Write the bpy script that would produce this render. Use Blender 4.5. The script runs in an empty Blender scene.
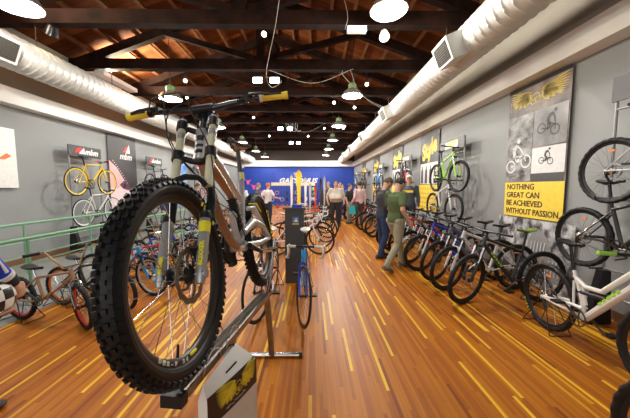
import bpy, bmesh, math, random
from mathutils import Vector, Matrix, Quaternion
random.seed(7)
C = bpy.context.scene.collection
SC = bpy.context.scene
PI = math.pi
R = math.radians

# ------------------------------------------------------------------ camera, world, light, exposure
cam_data = bpy.data.cameras.new('camera')
cam_data.sensor_width = 36.0
cam_data.lens = 275.0/630.0*36.0
cam_data.clip_start = 0.02
cam = bpy.data.objects.new('camera', cam_data)
C.objects.link(cam)
cam.location = (0, 0, 1.55)
cam.rotation_euler = (R(90-4.57), 0, R(-0.625))
SC.camera = cam
SC.view_settings.view_transform = 'Standard'
SC.view_settings.look = 'None'
SC.view_settings.gamma = 1.0
SC.view_settings.use_curve_mapping = False
SC.view_settings.exposure = 0.0

world = bpy.data.worlds.new('world')
SC.world = world
world.use_nodes = True
bg = world.node_tree.nodes['Background']
bg.inputs[0].default_value = (0.9, 0.95, 1.0, 1)
bg.inputs[1].default_value = 0.3

def light(name, kind, loc, energy, color=(1, .93, .82), size=.2, target=None, spot=None, size_y=None, blend=.6):
    d = bpy.data.lights.new(name, kind)
    d.energy = energy; d.color = color
    if kind == 'AREA':
        d.size = size
        if size_y: d.shape = 'RECTANGLE'; d.size_y = size_y
    else:
        d.shadow_soft_size = size
    if kind == 'SPOT' and spot:
        d.spot_size = R(spot); d.spot_blend = blend
    o = bpy.data.objects.new(name, d); C.objects.link(o); o.location = loc
    if target is not None:
        o.rotation_euler = (Vector(target)-Vector(loc)).to_track_quat('-Z', 'Y').to_euler()
    return o
# broad fill light added behind the camera to light the foreground bike
light('front_fill', 'AREA', (-1.0, -3.3, 2.3), 100, (1, .98, .95), 6.0, (-1.0, 6, 1.0), size_y=2.6)
# rows of hall lamps shining down from the trusses
PENDANT_R = [(1.17, 4.4, 4.28), (1.1, 7.7, 4.08), (1.05, 11.0, 3.98), (1.05, 14.3, 3.98), (1.05, 17.6, 3.98), (1.05, 20.9, 3.98)]
PENDANT_L = [(-3.74, 3.7, 3.9), (-3.62, 7.3, 3.86), (-3.62, 10.9, 3.9), (-3.62, 14.5, 3.9), (-3.62, 18.0, 3.9), (-3.62, 21.4, 3.9)]
for p in PENDANT_R + PENDANT_L:
    light('pendant_light', 'POINT', (p[0], p[1], p[2]-.10), 225 if p[0] > 0 else 165, (1, .95, .87), .10)
for p in [(-1.2, 1.6), (-1.1, 10.5), (-1.2, 14.5), (-1.2, 18.5)]:
    light('flood_light', 'SPOT', (p[0], p[1], 4.1), 120, (1, .96, .90), .12, (p[0], p[1]+.6, 0), 160, blend=.3)

# wall-washing spots clipped to the trusses
for p, t_ in (((.7, 9.0, 4.2), (3.4, 6.2, 1.4)), ((-3.75, 8.6, 4.2), (-5.8, 6.9, 1.3)), ((-3.1, 12.0, 4.2), (-5.8, 9.8, 1.3)), ((1.0, 5.6, 4.2), (3.4, 2.9, 1.4)), ((.9, 13.0, 4.2), (3.4, 9.6, 1.4))):
    light('wall_spot', 'SPOT', p, 170, (1, .94, .84), .03, t_, 62, blend=.5)

# ------------------------------------------------------------------ materials
_mc = {}
def nt(m):
    m.use_nodes = True
    n = m.node_tree
    return n, n.nodes['Principled BSDF']
def mat(name, col, rough=.5, metal=0.0, var=.06, coat=0.0, scale=14.0, emit=None, bump=0.0, spec=.5):
    key = (name, tuple(col), rough, metal, coat)
    if key in _mc: return _mc[key]
    m = bpy.data.materials.new(name)
    n, b = nt(m)
    b.inputs['Roughness'].default_value = rough
    b.inputs['Metallic'].default_value = metal; b.inputs['Specular IOR Level'].default_value = spec
    b.inputs['Coat Weight'].default_value = coat
    b.inputs['Coat Roughness'].default_value = .08
    tc = n.nodes.new('ShaderNodeTexCoord')
    no = n.nodes.new('ShaderNodeTexNoise'); no.inputs['Scale'].default_value = scale
    no.inputs['Detail'].default_value = 3
    n.links.new(tc.outputs['Object'], no.inputs['Vector'])
    mr = n.nodes.new('ShaderNodeMapRange')
    mr.inputs[1].default_value = .3; mr.inputs[2].default_value = .7
    mr.inputs[3].default_value = 1-var; mr.inputs[4].default_value = 1+var
    n.links.new(no.outputs['Fac'], mr.inputs[0])
    mx = n.nodes.new('ShaderNodeVectorMath'); mx.operation = 'SCALE'
    mx.inputs[0].default_value = col[:3]
    n.links.new(mr.outputs[0], mx.inputs['Scale'])
    n.links.new(mx.outputs[0], b.inputs['Base Color'])
    if emit:
        b.inputs['Emission Color'].default_value = (*emit[0], 1); b.inputs['Emission Strength'].default_value = emit[1]
    if bump:
        bp = n.nodes.new('ShaderNodeBump'); bp.inputs['Strength'].default_value = bump; bp.inputs['Distance'].default_value = .01
        n.links.new(no.outputs['Fac'], bp.inputs['Height']); n.links.new(bp.outputs[0], b.inputs['Normal'])
    _mc[key] = m
    return m

rubber = mat('rubber', (.011, .011, .012), .55, var=.15, spec=.3)
black = mat('black_plastic', (.012, .012, .013), .42, spec=.35)
blackm = mat('black_metal', (.022, .022, .025), .32, .4)
steel = mat('polished_steel', (.62, .62, .64), .25, 1.0)
alu = mat('brushed_aluminium', (.5, .5, .52), .35, 1.0)
darkst = mat('dark_steel', (.16, .15, .14), .35, 1.0)
chrome = mat('chrome', (.8, .8, .8), .1, 1.0)
white_pl = mat('white_plastic', (.8, .8, .79), .4)

def floor_material():
    m = bpy.data.materials.new('strip_wood_floor')
    n, b = nt(m); N = n.nodes.new; L = n.links.new
    tc = N('ShaderNodeTexCoord'); sp = N('ShaderNodeSeparateXYZ'); L(tc.outputs['Object'], sp.inputs[0])
    def math_(op, a, bb=None, c=None):
        q = N('ShaderNodeMath'); q.operation = op
        for i, v in enumerate((a, bb, c)):
            if v is None: continue
            if isinstance(v, (int, float)): q.inputs[i].default_value = v
            else: L(v, q.inputs[i])
        return q.outputs[0]
    W = .027
    row = math_('FLOOR', math_('DIVIDE', sp.outputs['X'], W))
    wn = N('ShaderNodeTexWhiteNoise'); wn.noise_dimensions = '1D'; L(row, wn.inputs['W'])
    plen = math_('MULTIPLY_ADD', wn.outputs['Value'], .5, .65)
    y2 = math_('DIVIDE', math_('MULTIPLY_ADD', wn.outputs['Value'], 37.3, sp.outputs['Y']), plen)
    pid = math_('FLOOR', y2)
    cv = N('ShaderNodeCombineXYZ'); L(row, cv.inputs[0]); L(pid, cv.inputs[1])
    w2 = N('ShaderNodeTexWhiteNoise'); w2.noise_dimensions = '2D'; L(cv.outputs[0], w2.inputs['Vector'])
    rmp = N('ShaderNodeValToRGB'); cr = rmp.color_ramp; cr.interpolation = 'CONSTANT'
    cols = [(0, (.30, .070, .010)), (.05, (.44, .125, .010)), (.25, (.52, .165, .009)), (.45, (.43, .125, .008)), (.60, (.57, .19, .010)),
            (.78, (.54, .18, .011)), (.89, (.95, .56, .035)), (.96, (.78, .38, .022))]
    cr.elements[0].position = 0; cr.elements[0].color = (*cols[0][1], 1)
    cr.elements[1].position = cols[1][0]; cr.elements[1].color = (*cols[1][1], 1)
    for p, c in cols[2:]:
        e = cr.elements.new(p); e.color = (*c, 1)
    L(w2.outputs['Value'], rmp.inputs[0])
    # grain running along each strip
    mp = N('ShaderNodeMapping'); mp.inputs['Scale'].default_value = (60, 2.2, 1)
    L(tc.outputs['Object'], mp.inputs[0])
    ad = N('ShaderNodeVectorMath'); ad.operation = 'ADD'; L(mp.outputs[0], ad.inputs[0]); L(w2.outputs['Color'], ad.inputs[1])
    g = N('ShaderNodeTexNoise'); g.inputs['Scale'].default_value = 1.0; g.inputs['Detail'].default_value = 4; L(ad.outputs[0], g.inputs['Vector'])
    gr = math_('MULTIPLY_ADD', g.outputs['Fac'], .55, .60)
    sc = N('ShaderNodeVectorMath'); sc.operation = 'SCALE'; L(rmp.outputs['Color'], sc.inputs[0]); L(gr, sc.inputs['Scale'])
    # thin seams
    fx = math_('FRACT', math_('DIVIDE', sp.outputs['X'], W)); fy = math_('FRACT', y2)
    sx = math_('LESS_THAN', fx, .035); sy = math_('LESS_THAN', fy, .004)
    sm = math_('MULTIPLY_ADD', math_('MAXIMUM', sx, sy), -.4, 1.0)
    s2 = N('ShaderNodeVectorMath'); s2.operation = 'SCALE'; L(sc.outputs[0], s2.inputs[0]); L(sm, s2.inputs['Scale'])
    L(s2.outputs[0], b.inputs['Base Color'])
    big = N('ShaderNodeTexNoise'); big.inputs['Scale'].default_value = 1.3; L(tc.outputs['Object'], big.inputs['Vector'])
    L(math_('MULTIPLY_ADD', big.outputs['Fac'], .14, .34), b.inputs['Roughness'])
    b.inputs['Coat Weight'].default_value = .0; b.inputs['Coat Roughness'].default_value = .12
    b.inputs['Specular IOR Level'].default_value = .25
    return m

def roof_material():
    m = bpy.data.materials.new('stained_roof_boards')
    n, b = nt(m); N = n.nodes.new; L = n.links.new
    tc = N('ShaderNodeTexCoord'); sp = N('ShaderNodeSeparateXYZ'); L(tc.outputs['Object'], sp.inputs[0])
    d = N('ShaderNodeMath'); d.operation = 'DIVIDE'; d.inputs[1].default_value = .17; L(sp.outputs['Y'], d.inputs[0])
    f = N('ShaderNodeMath'); f.operation = 'FLOOR'; L(d.outputs[0], f.inputs[0])
    w = N('ShaderNodeTexWhiteNoise'); w.noise_dimensions = '1D'; L(f.outputs[0], w.inputs['W'])
    r = N('ShaderNodeValToRGB'); r.color_ramp.elements[0].color = (.11, .026, .007, 1); r.color_ramp.elements[1].color = (.26, .085, .022, 1)
    L(w.outputs['Value'], r.inputs[0])
    fr = N('ShaderNodeMath'); fr.operation = 'FRACT'; L(d.outputs[0], fr.inputs[0])
    lt = N('ShaderNodeMath'); lt.operation = 'GREATER_THAN'; lt.inputs[1].default_value = .06; L(fr.outputs[0], lt.inputs[0])
    ma = N('ShaderNodeMath'); ma.operation = 'MULTIPLY_ADD'; ma.inputs[1].default_value = .6; ma.inputs[2].default_value = .4; L(lt.outputs[0], ma.inputs[0])
    mp = N('ShaderNodeMapping'); mp.inputs['Scale'].default_value = (3, 30, 3); L(tc.outputs['Object'], mp.inputs[0])
    g = N('ShaderNodeTexNoise'); g.inputs['Scale'].default_value = 1; g.inputs['Detail'].default_value = 4; L(mp.outputs[0], g.inputs['Vector'])
    mg = N('ShaderNodeMath'); mg.operation = 'MULTIPLY_ADD'; mg.inputs[1].default_value = .9; mg.inputs[2].default_value = .5; L(g.outputs['Fac'], mg.inputs[0])
    mm = N('ShaderNodeMath'); mm.operation = 'MULTIPLY'; L(ma.outputs[0], mm.inputs[0]); L(mg.outputs[0], mm.inputs[1])
    s = N('ShaderNodeVectorMath'); s.operation = 'SCALE'; L(r.outputs[0], s.inputs[0]); L(mm.outputs[0], s.inputs['Scale'])
    L(s.outputs[0], b.inputs['Base Color']); b.inputs['Roughness'].default_value = .8; b.inputs['Specular IOR Level'].default_value = .15
    return m

def duct_material():
    m = bpy.data.materials.new('spiral_duct_metal')
    n, b = nt(m); N = n.nodes.new; L = n.links.new
    b.inputs['Base Color'].default_value = (.60, .60, .57, 1); b.inputs['Roughness'].default_value = .45; b.inputs['Metallic'].default_value = .15
    return m

def picture_material(name, scale, lo, hi, seed, stretch=(1, 1, 1), contrast=(.35, .65)):
    m = bpy.data.materials.new(name)
    n, b = nt(m); N = n.nodes.new; L = n.links.new
    tc = N('ShaderNodeTexCoord'); mp = N('ShaderNodeMapping'); mp.inputs['Location'].default_value = (seed, seed*2, seed*3); mp.inputs['Scale'].default_value = stretch
    L(tc.outputs['Object'], mp.inputs[0])
    g = N('ShaderNodeTexNoise'); g.inputs['Scale'].default_value = scale; g.inputs['Detail'].default_value = 6; g.inputs['Roughness'].default_value = .6
    L(mp.outputs[0], g.inputs['Vector'])
    r = N('ShaderNodeValToRGB'); r.color_ramp.elements[0].position = contrast[0]; r.color_ramp.elements[1].position = contrast[1]
    r.color_ramp.elements[0].color = (*lo, 1); r.color_ramp.elements[1].color = (*hi, 1)
    L(g.outputs['Fac'], r.inputs[0]); L(r.outputs[0], b.inputs['Base Color']); b.inputs['Roughness'].default_value = .5
    return m

# ------------------------------------------------------------------ mesh builder
class MB:
    def __init__(s): s.v = []; s.f = []
    def add(s, vs, fs):
        k = len(s.v); s.v += [tuple(p) for p in vs]; s.f += [tuple(i+k for i in f) for f in fs]; return s
    def box(s, c, d, rot=None):
        vs = []
        for x in (-.5, .5):
            for y in (-.5, .5):
                for z in (-.5, .5):
                    p = Vector((x*d[0], y*d[1], z*d[2]))
                    if rot is not None: p = rot @ p
                    vs.append(p+Vector(c))
        return s.add(vs, [(0, 1, 3, 2), (4, 6, 7, 5), (0, 4, 5, 1), (2, 3, 7, 6), (0, 2, 6, 4), (1, 5, 7, 3)])
    def tube(s, pts, r, n=8, closed=False, flat=1.0, up=None):
        pts = [Vector(p) for p in pts]; m = len(pts)
        rs = list(r) if isinstance(r, (list, tuple)) else [r]*m
        T = []
        for i in range(m):
            if closed: t = pts[(i+1) % m]-pts[i-1]
            else: t = pts[min(i+1, m-1)]-pts[max(i-1, 0)]
            T.append(t.normalized())
        nrm = Vector(up) if up is not None else (Vector((0, 1, 0)) if abs(T[0].y) < .9 else Vector((1, 0, 0)))
        vs = []
        for i in range(m):
            nrm = (nrm - T[i]*nrm.dot(T[i]))
            nrm = nrm.normalized() if nrm.length > 1e-6 else T[i].orthogonal().normalized()
            bn = T[i].cross(nrm)
            for k in range(n):
                a = 2*PI*(k+.5)/n
                vs.append(pts[i]+nrm*math.cos(a)*rs[i]*flat+bn*math.sin(a)*rs[i])
        fs = []
        for i in range(m if closed else m-1):
            j = (i+1) % m
            for k in range(n):
                l = (k+1) % n
                fs.append((i*n+k, i*n+l, j*n+l, j*n+k))
        if not closed:
            fs.append(tuple(range(n-1, -1, -1))); fs.append(tuple((m-1)*n+k for k in range(n)))
        return s.add(vs, fs)
    def lathe(s, prof, c=(0, 0, 0), axis='z', n=20, closed=False, mtx=None):
        vs = []; m = len(prof)
        for r, h in prof:
            for k in range(n):
                a = 2*PI*k/n; x, y = r*math.cos(a), r*math.sin(a)
                p = {'z': (x, y, h), 'y': (x, h, y), 'x': (h, x, y)}[axis]
                p = Vector(p)
                if mtx is not None: p = mtx @ p
                vs.append(p+Vector(c))
        fs = []
        for i in range(m if closed else m-1):
            j = (i+1) % m
            for k in range(n):
                l = (k+1) % n
                fs.append((i*n+k, i*n+l, j*n+l, j*n+k))
        if not closed:
            fs.append(tuple(range(n-1, -1, -1))); fs.append(tuple((m-1)*n+k for k in range(n)))
        return s.add(vs, fs)
    def ell(s, c, r, nu=14, nv=10):
        prof = [(math.sin(PI*(i+.5)/nv), -math.cos(PI*(i+.5)/nv)) for i in range(nv)]
        return s.lathe(prof, c, 'z', nu, mtx=Matrix.Diagonal(Vector(r)))
    def prism(s, poly, mtx, th):
        n = len(poly)
        vs = [mtx @ Vector((x, y, 0)) for x, y in poly] + [mtx @ Vector((x, y, th)) for x, y in poly]
        fs = [tuple(range(n-1, -1, -1)), tuple(range(n, 2*n))] + [(i, (i+1) % n, n+(i+1) % n, n+i) for i in range(n)]
        return s.add(vs, fs)
    def mesh(s, name, m, smooth=True):
        me = bpy.data.meshes.new(name)
        me.from_pydata(s.v, [], s.f)
        bm = bmesh.new(); bm.from_mesh(me); bmesh.ops.recalc_face_normals(bm, faces=bm.faces); bm.to_mesh(me); bm.free()
        if m: me.materials.append(m)
        if smooth:
            me.polygons.foreach_set('use_smooth', [True]*len(me.polygons))
            try: me.set_sharp_from_angle(angle=R(38))
            except Exception: pass
        me.update()
        return me
    def obj(s, name, m, parent=None, smooth=True, loc=None):
        return link(name, s.mesh(name, m, smooth), parent, loc)

def link(name, me, parent=None, loc=None):
    o = bpy.data.objects.new(name, me); C.objects.link(o)
    if parent is not None: o.parent = parent
    if loc is not None: o.location = loc
    return o
def tag(o, label, cat, group=None, kind=None):
    o['label'] = label; o['category'] = cat
    if group: o['group'] = group
    if kind: o['kind'] = kind
    return o
def empty(name, loc=(0, 0, 0), rz=0.0):
    o = bpy.data.objects.new(name, None); C.objects.link(o); o.location = loc; o.rotation_euler = (0, 0, rz)
    o.empty_display_size = .1
    return o
def struct(o): o['kind'] = 'structure'; return o
def children(o): return list(o.children)
def copy_tree(o, parent=None):
    c = o.copy(); C.objects.link(c)
    if parent is not None: c.parent = parent; c.matrix_parent_inverse = o.matrix_parent_inverse.copy()
    for ch in list(o.children): copy_tree(ch, c)
    return c
def arc(cx, cy, r, a0, a1, n): return [(cx+r*math.cos(a0+(a1-a0)*i/n), cy+r*math.sin(a0+(a1-a0)*i/n)) for i in range(n+1)]
def text(s, size, m, parent, mtx, name='lettering', shear=0.0, th=.002, align='CENTER', sx=1.0, bold=0.0):
    cu = bpy.data.curves.new('txt', 'FONT'); cu.body = s; cu.size = size; cu.extrude = th; cu.shear = shear
    cu.align_x = align; cu.align_y = 'CENTER'; cu.offset = bold; cu.resolution_u = 2
    t = bpy.data.objects.new('txt', cu); C.objects.link(t)
    bpy.context.view_layer.update()
    me = bpy.data.meshes.new_from_object(t.evaluated_get(bpy.context.evaluated_depsgraph_get()))
    bpy.data.objects.remove(t); bpy.data.curves.remove(cu)
    me.materials.clear(); me.materials.append(m)
    me.transform(mtx @ Matrix.Diagonal((sx, 1, 1, 1)))
    return link(name, me, parent)
def basis(o, x, y):
    """matrix whose local x and y axes are the given world directions, origin o"""
    x = Vector(x).normalized(); y = Vector(y).normalized(); z = x.cross(y)
    return Matrix(((x.x, y.x, z.x, o[0]), (x.y, y.y, z.y, o[1]), (x.z, y.z, z.z, o[2]), (0, 0, 0, 1)))

# ------------------------------------------------------------------ the hall
XL, XR, YB, Y0 = -5.85, 3.5, 23.0, -4.0
XM = -1.25
EAVE, RIDGE = 4.62, 6.3
grey_wall = mat('grey_wall_paint', (.30, .315, .32), .8, var=.03, scale=1.5)
tan_wall = mat('cream_plaster', (.36, .335, .28), .85, var=.04, scale=1.2)
fascia_m = mat('white_fascia_paint', (.82, .81, .77), .6, var=.02, scale=2)
o = struct(MB().box(((XR-3.45)/2, (Y0+YB)/2, -.05), (XR+3.45, YB-Y0, .1)).obj('floor', floor_material(), smooth=False))
o = struct(MB().box(((XL-3.45)/2, (Y0+YB)/2, -.05), (-3.45-XL, YB-Y0, .1)).obj('floor', mat('pale_ramp_floor', (.28, .29, .28), .5, var=.1, scale=2), smooth=False))
struct(MB().box((XL-.1, (Y0+YB)/2, 1.6), (.2, YB-Y0, 3.4)).obj('wall_left', grey_wall, smooth=False))
struct(MB().box((XR+.1, (Y0+YB)/2, 1.6), (.2, YB-Y0, 3.4)).obj('wall_right', grey_wall, smooth=False))
struct(MB().box((XL-.1, (Y0+YB)/2, 3.97), (.2, YB-Y0, 1.34)).obj('wall_left_upper', tan_wall, smooth=False))
struct(MB().box((XR+.1, (Y0+YB)/2, 3.97), (.2, YB-Y0, 1.34)).obj('wall_right_upper', tan_wall, smooth=False))
struct(MB().box((XM-.1, YB+.1, 1.62), (XR-XL+.6, .2, 3.3)).obj('wall_back', mat('royal_blue_wall', (.008, .045, .36), .6, var=.05, scale=.8), smooth=False))
darkw = mat('dark_gable_boards', (.05, .035, .03), .8)
gb = MB()
gb.prism([(XL-.2, 3.2), (XR+.2, 3.2), (XR+.2, EAVE+.1), (XM, RIDGE+.15), (XL-.2, EAVE+.1)], basis((0, YB+.25, 0), (1, 0, 0), (0, 0, 1)), .1)
struct(gb.obj('wall_back_gable', darkw, smooth=False))
struct(MB().box((XM-.1, YB-.14, 3.46), (XR-XL, .3, .46)).obj('trim_back', fascia_m, smooth=False))
struct(MB().box((XM-.1, Y0-.1, .35), (XR-XL+.6, .2, .9)).obj('wall_front', grey_wall, smooth=False))
struct(MB().box((XM-.1, Y0-.1, 4.9), (XR-XL+.6, .2, 2.8)).obj('wall_front_upper', grey_wall, smooth=False))
# projecting cove ledges, each a white fascia with a step behind it
for sgn, xw, z0, nm in ((-1, XL, 3.10, 'left'), (1, XR, 3.20, 'right')):
    m = MB()
    m.box((xw-sgn*.12, (Y0+YB)/2, z0+.15), (.26, YB-Y0, .30))
    struct(m.obj('trim_cove_'+nm, fascia_m, smooth=False))
    m = MB(); m.box((xw-sgn*.075, (Y0+YB)/2, z0+.36), (.17, YB-Y0, .12))
    struct(m.obj('trim_ledge_'+nm, tan_wall, smooth=False))
    struct(MB().box((xw-sgn*.01, (Y0+YB)/2, .06), (.02, YB-Y0, .12)).obj('baseboard_'+nm, mat('brown_skirting', (.18, .08, .035), .6), smooth=False))
# roof slabs
roof_m = roof_material()
for sgn, xw, nm in ((-1, XL, 'left'), (1, XR, 'right')):
    a = Vector((xw+sgn*.2, 0, EAVE+.02)); b = Vector((XM, 0, RIDGE+.1))
    m = MB()
    vs = []
    for y in (Y0-.2, YB+.2):
        vs += [(a.x, y, a.z), (b.x, y, b.z), (b.x, y, b.z+.1), (a.x, y, a.z+.1)]
    m.add(vs, [(0, 1, 2, 3), (7, 6, 5, 4), (0, 4, 5, 1), (1, 5, 6, 2), (2, 6, 7, 3), (3, 7, 4, 0)])
    struct(m.obj('ceiling_'+nm, roof_m, smooth=False))
purlin_m = mat('purlin_wood', (.20, .085, .035), .8, var=.2, scale=5, spec=.15)
beam_m = mat('dark_truss_timber', (.020, .008, .005), .75, var=.5, scale=4, spec=.12)
for sgn, xw in ((-1, XL), (1, XR)):
    n = int(abs(XM-xw)/.52)
    for i in range(1, n+1):
        t = i/(n+.4)
        x = xw+(XM-xw)*t; z = EAVE+.02+(RIDGE+.08-EAVE-.02)*t
        rot = Matrix.Rotation(math.atan2((RIDGE-EAVE), (XM-xw)), 3, 'Y').inverted() if False else Matrix.Rotation(-math.atan((RIDGE-EAVE)/(XM-xw)), 3, 'Y')
        struct(MB().box((x, (Y0+YB)/2, z-.035), (.07, YB-Y0, .08), rot).obj('ceiling_purlin', purlin_m, smooth=False))
# trusses
def truss():
    m = {}
    tie = MB().box((XM, 0, 4.52), (XR-XL, .17, .24)).mesh('tie_beam', beam_m, False)
    king = MB().box((XM, 0, (4.6+RIDGE)/2), (.18, .15, RIDGE-4.6)).mesh('king_post', beam_m, False)
    out = [('tie_beam', tie), ('king_post', king)]
    for s, xw in ((-1, XL), (1, XR)):
        a = Vector((xw-s*.05, 0, EAVE)); b = Vector((XM, 0, RIDGE-.05)); d = b-a
        rot = Matrix.Rotation(-math.atan2(d.z, d.x), 3, 'Y')
        out.append(('principal_rafter', MB().box((a+b)/2-Vector((0, 0, .12)), (d.length, .15, .2), rot).mesh('principal_rafter', beam_m, False)))
        a = Vector((XM+s*.1, 0, 4.66)); b = Vector((XM+(xw-XM)*.5, 0, EAVE+(RIDGE-EAVE)*.5-.2)); d = b-a
        rot = Matrix.Rotation(-math.atan2(d.z, d.x), 3, 'Y')
        out.append(('strut', MB().box((a+b)/2, (d.length, .11, .13), rot).mesh('strut', beam_m, False)))
    return out
tm = truss()
TRY = [-.4+1.86*k+.03 for k in range(-1, 13)]
for y in TRY:
    if y > YB-.4: continue
    e = empty('roof_truss', (0, y-.05, 0)); e['kind'] = 'structure'
    for nme, me in tm: link(nme, me, e)
struct(MB().box((XM, (Y0+YB)/2, RIDGE-.02), (.12, YB-Y0, .16)).obj('ceiling_ridge_beam', beam_m, smooth=False))

# spiral ducts with outlet boxes
duct_m = duct_material()
vent_dark = mat('vent_louvre', (.045, .042, .035), .7, spec=.1)
def duct(x, z, y0, y1, label, side, vents):
    e = empty('air_duct', (x, y0, z)); tag(e, label, 'air duct', 'spiral ventilation ducts')
    r0 = .265; m = MB(); L = y1-y0; pitch = .145; per = 8; ns = int(L/pitch*per); nn = 36
    vs = []
    for i in range(ns+1):
        for k in range(nn):
            ph = (i/per - k/nn) % 1.0
            rr = r0+(.014 if ph < .16 else 0)
            a = 2*PI*k/nn
            vs.append((rr*math.cos(a), L*i/ns, rr*math.sin(a)))
    fs = [(i*nn+k, i*nn+(k+1) % nn, (i+1)*nn+(k+1) % nn, (i+1)*nn+k) for i in range(ns) for k in range(nn)]
    m.add(vs, fs); m.obj('duct_pipe', duct_m, e)
    for y in vents:
        a = R(-18) if side > 0 else R(180+18)   # faces the middle of the hall, slightly down
        rot = Matrix.Rotation(R(22)*side, 3, 'Y')
        c = Vector((side*.31, y-y0, 0)); c = rot @ c
        b = MB().box(c, (.32, .46, .34), rot).obj('outlet_box', duct_m, e, smooth=False)
        g = MB()
        g.box(rot @ Vector((side*.472, y-y0, 0)), (.01, .38, .27), rot)
        g.obj('louvre', vent_dark, b, smooth=False)
        sl = MB()
        for q in range(-4, 5): sl.box(rot @ Vector((side*.479, y-y0, q*.03)), (.012, .38, .004), rot)
        sl.obj('louvre_slats', darkst, b, smooth=False)
    for y in TRY:
        if y0 < y < y1: MB().tube([(0, y-y0-.05, .26), (0, y-y0-.05, 4.42-z)], .008, 5).obj('hanger_rod', steel, e)
    return e
duct(-4.9, 3.74, -3.9, 22.8, 'long white spiral air duct above the left wall cove', 1, [4.2, 11.0, 17.0])
duct(2.42, 3.74, -3.9, 22.8, 'long white spiral air duct above the right wall cove', -1, [4.35, 7.9, 11.4, 14.8, 18.0])

# ------------------------------------------------------------------ bicycles
_mesh = {}
def shared(key, fn):
    if key not in _mesh: _mesh[key] = fn()
    return _mesh[key]
GEO = {  # R wheel radius, wb wheelbase, bb, seat tube top, saddle top, head angle, fork length to crown, offset, head length
    'mtb':  dict(R=.345, tw=.026, wb=1.07, bb=(.425, .30), st=(.305, .70), sad=(.245, .98), ha=70, fl=.49, off=.042, hl=.12, bar='flat', bz=.05, bw=.33),
    'fs':   dict(R=.36, tw=.026, wb=1.12, bb=(.43, .325), st=(.30, .74), sad=(.235, 1.0), ha=69, fl=.52, off=.042, hl=.12, bar='flat', bz=.05, bw=.36),
    'road': dict(R=.338, tw=.012, wb=.99, bb=(.41, .27), st=(.265, .75), sad=(.215, .96), ha=73, fl=.375, off=.045, hl=.14, bar='drop', bz=.03, bw=.20),
    'fixie': dict(R=.338, tw=.014, wb=.97, bb=(.40, .28), st=(.255, .76), sad=(.21, .93), ha=73, fl=.375, off=.045, hl=.13, bar='riser', bz=.02, bw=.20),
    'bmx':  dict(R=.256, tw=.025, wb=.95, bb=(.37, .285), st=(.29, .53), sad=(.24, .64), ha=74, fl=.315, off=.03, hl=.11, bar='bmx', bz=.02, bw=.33),
    'kid':  dict(R=.29, tw=.024, wb=.92, bb=(.36, .29), st=(.265, .60), sad=(.22, .78), ha=70, fl=.36, off=.04, hl=.11, bar='riser', bz=.06, bw=.27),
}
def geo(t):
    g = dict(GEO[t]); A = R(g['ha']); ax = Vector((-math.cos(A), 0, math.sin(A))); nf = Vector((math.sin(A), 0, math.cos(A)))
    g['ax'] = ax; g['base'] = Vector((g['wb'], 0, g['R']))-nf*g['off']
    g['crown'] = g['base']+ax*g['fl']; g['top'] = g['crown']+ax*g['hl']
    return g
def V(x, z, y=0): return Vector((x, y, z))
def wheel_meshes(t, seg=56):
    g = geo(t); Rr, tw = g['R'], g['tw']; knob = t in ('mtb', 'fs', 'bmx', 'kid')
    def tire():
        m = MB(); vs = []; n = seg*(2 if knob else 1); k = 10
        rc = Rr-tw
        for i in range(n):
            a = 2*PI*i/n
            for j in range(k):
                b = 2*PI*j/k
                rr = tw*(1.0+(.13 if knob and (i % 4 < 2) and math.cos(b) > .25 else 0))
                q = rc+rr*math.cos(b)
                vs.append((q*math.cos(a), rr*math.sin(b), q*math.sin(a)))
        m.add(vs, [(i*k+j, i*k+(j+1) % k, ((i+1) % n)*k+(j+1) % k, ((i+1) % n)*k+j) for i in range(n) for j in range(k)])
        return m.mesh('tire', rubber)
    deep = .032 if t == 'fixie' else (.022 if t != 'road' else .026)
    def rim(mm):
        ro = Rr-2*tw+.006
        w = .012 if tw > .02 else .009
        return MB().lathe([(ro, -w), (ro, w), (ro-deep*.6, w*.9), (ro-deep, w*.3), (ro-deep, -w*.3), (ro-deep*.6, -w*.9)], axis='y', n=seg, closed=True).mesh('rim', mm)
    def spokes():
        m = MB(); ro = Rr-2*tw-deep+.01; n = 28
        for i in range(n):
            a = 2*PI*i/n; sd = 1 if i % 2 else -1
            a0 = a+(.7 if (i//2) % 2 else -.7)
            m.tube([(.024*math.cos(a0), sd*.03, .024*math.sin(a0)), (ro*math.cos(a), sd*.002, ro*math.sin(a))], .0012, 3)
        return m.mesh('spokes', steel)
    def hub():
        return MB().lathe([(.008, -.058), (.008, -.036), (.029, -.034), (.029, -.029), (.014, -.022), (.014, .022), (.029, .029), (.029, .034), (.008, .036), (.008, .058)], axis='y', n=14).mesh('hub', blackm)
    def rotor():
        m = MB(); m.lathe([(.081, .0), (.081, .002), (.066, .002), (.066, 0)], (0, .040, 0), 'y', 28, closed=True)
        for i in range(6):
            a = PI*i/3; m.tube([(.02*math.cos(a), .041, .02*math.sin(a)), (.068*math.cos(a+.5), .041, .068*math.sin(a+.5))], .003, 4)
        return m.mesh('brake_rotor', steel)
    return dict(tire=shared(('tire', t), tire), rim=rim, spokes=shared(('spokes', t), spokes), hub=shared(('hub', t), hub), rotor=shared(('rotor', t), rotor))
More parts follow.
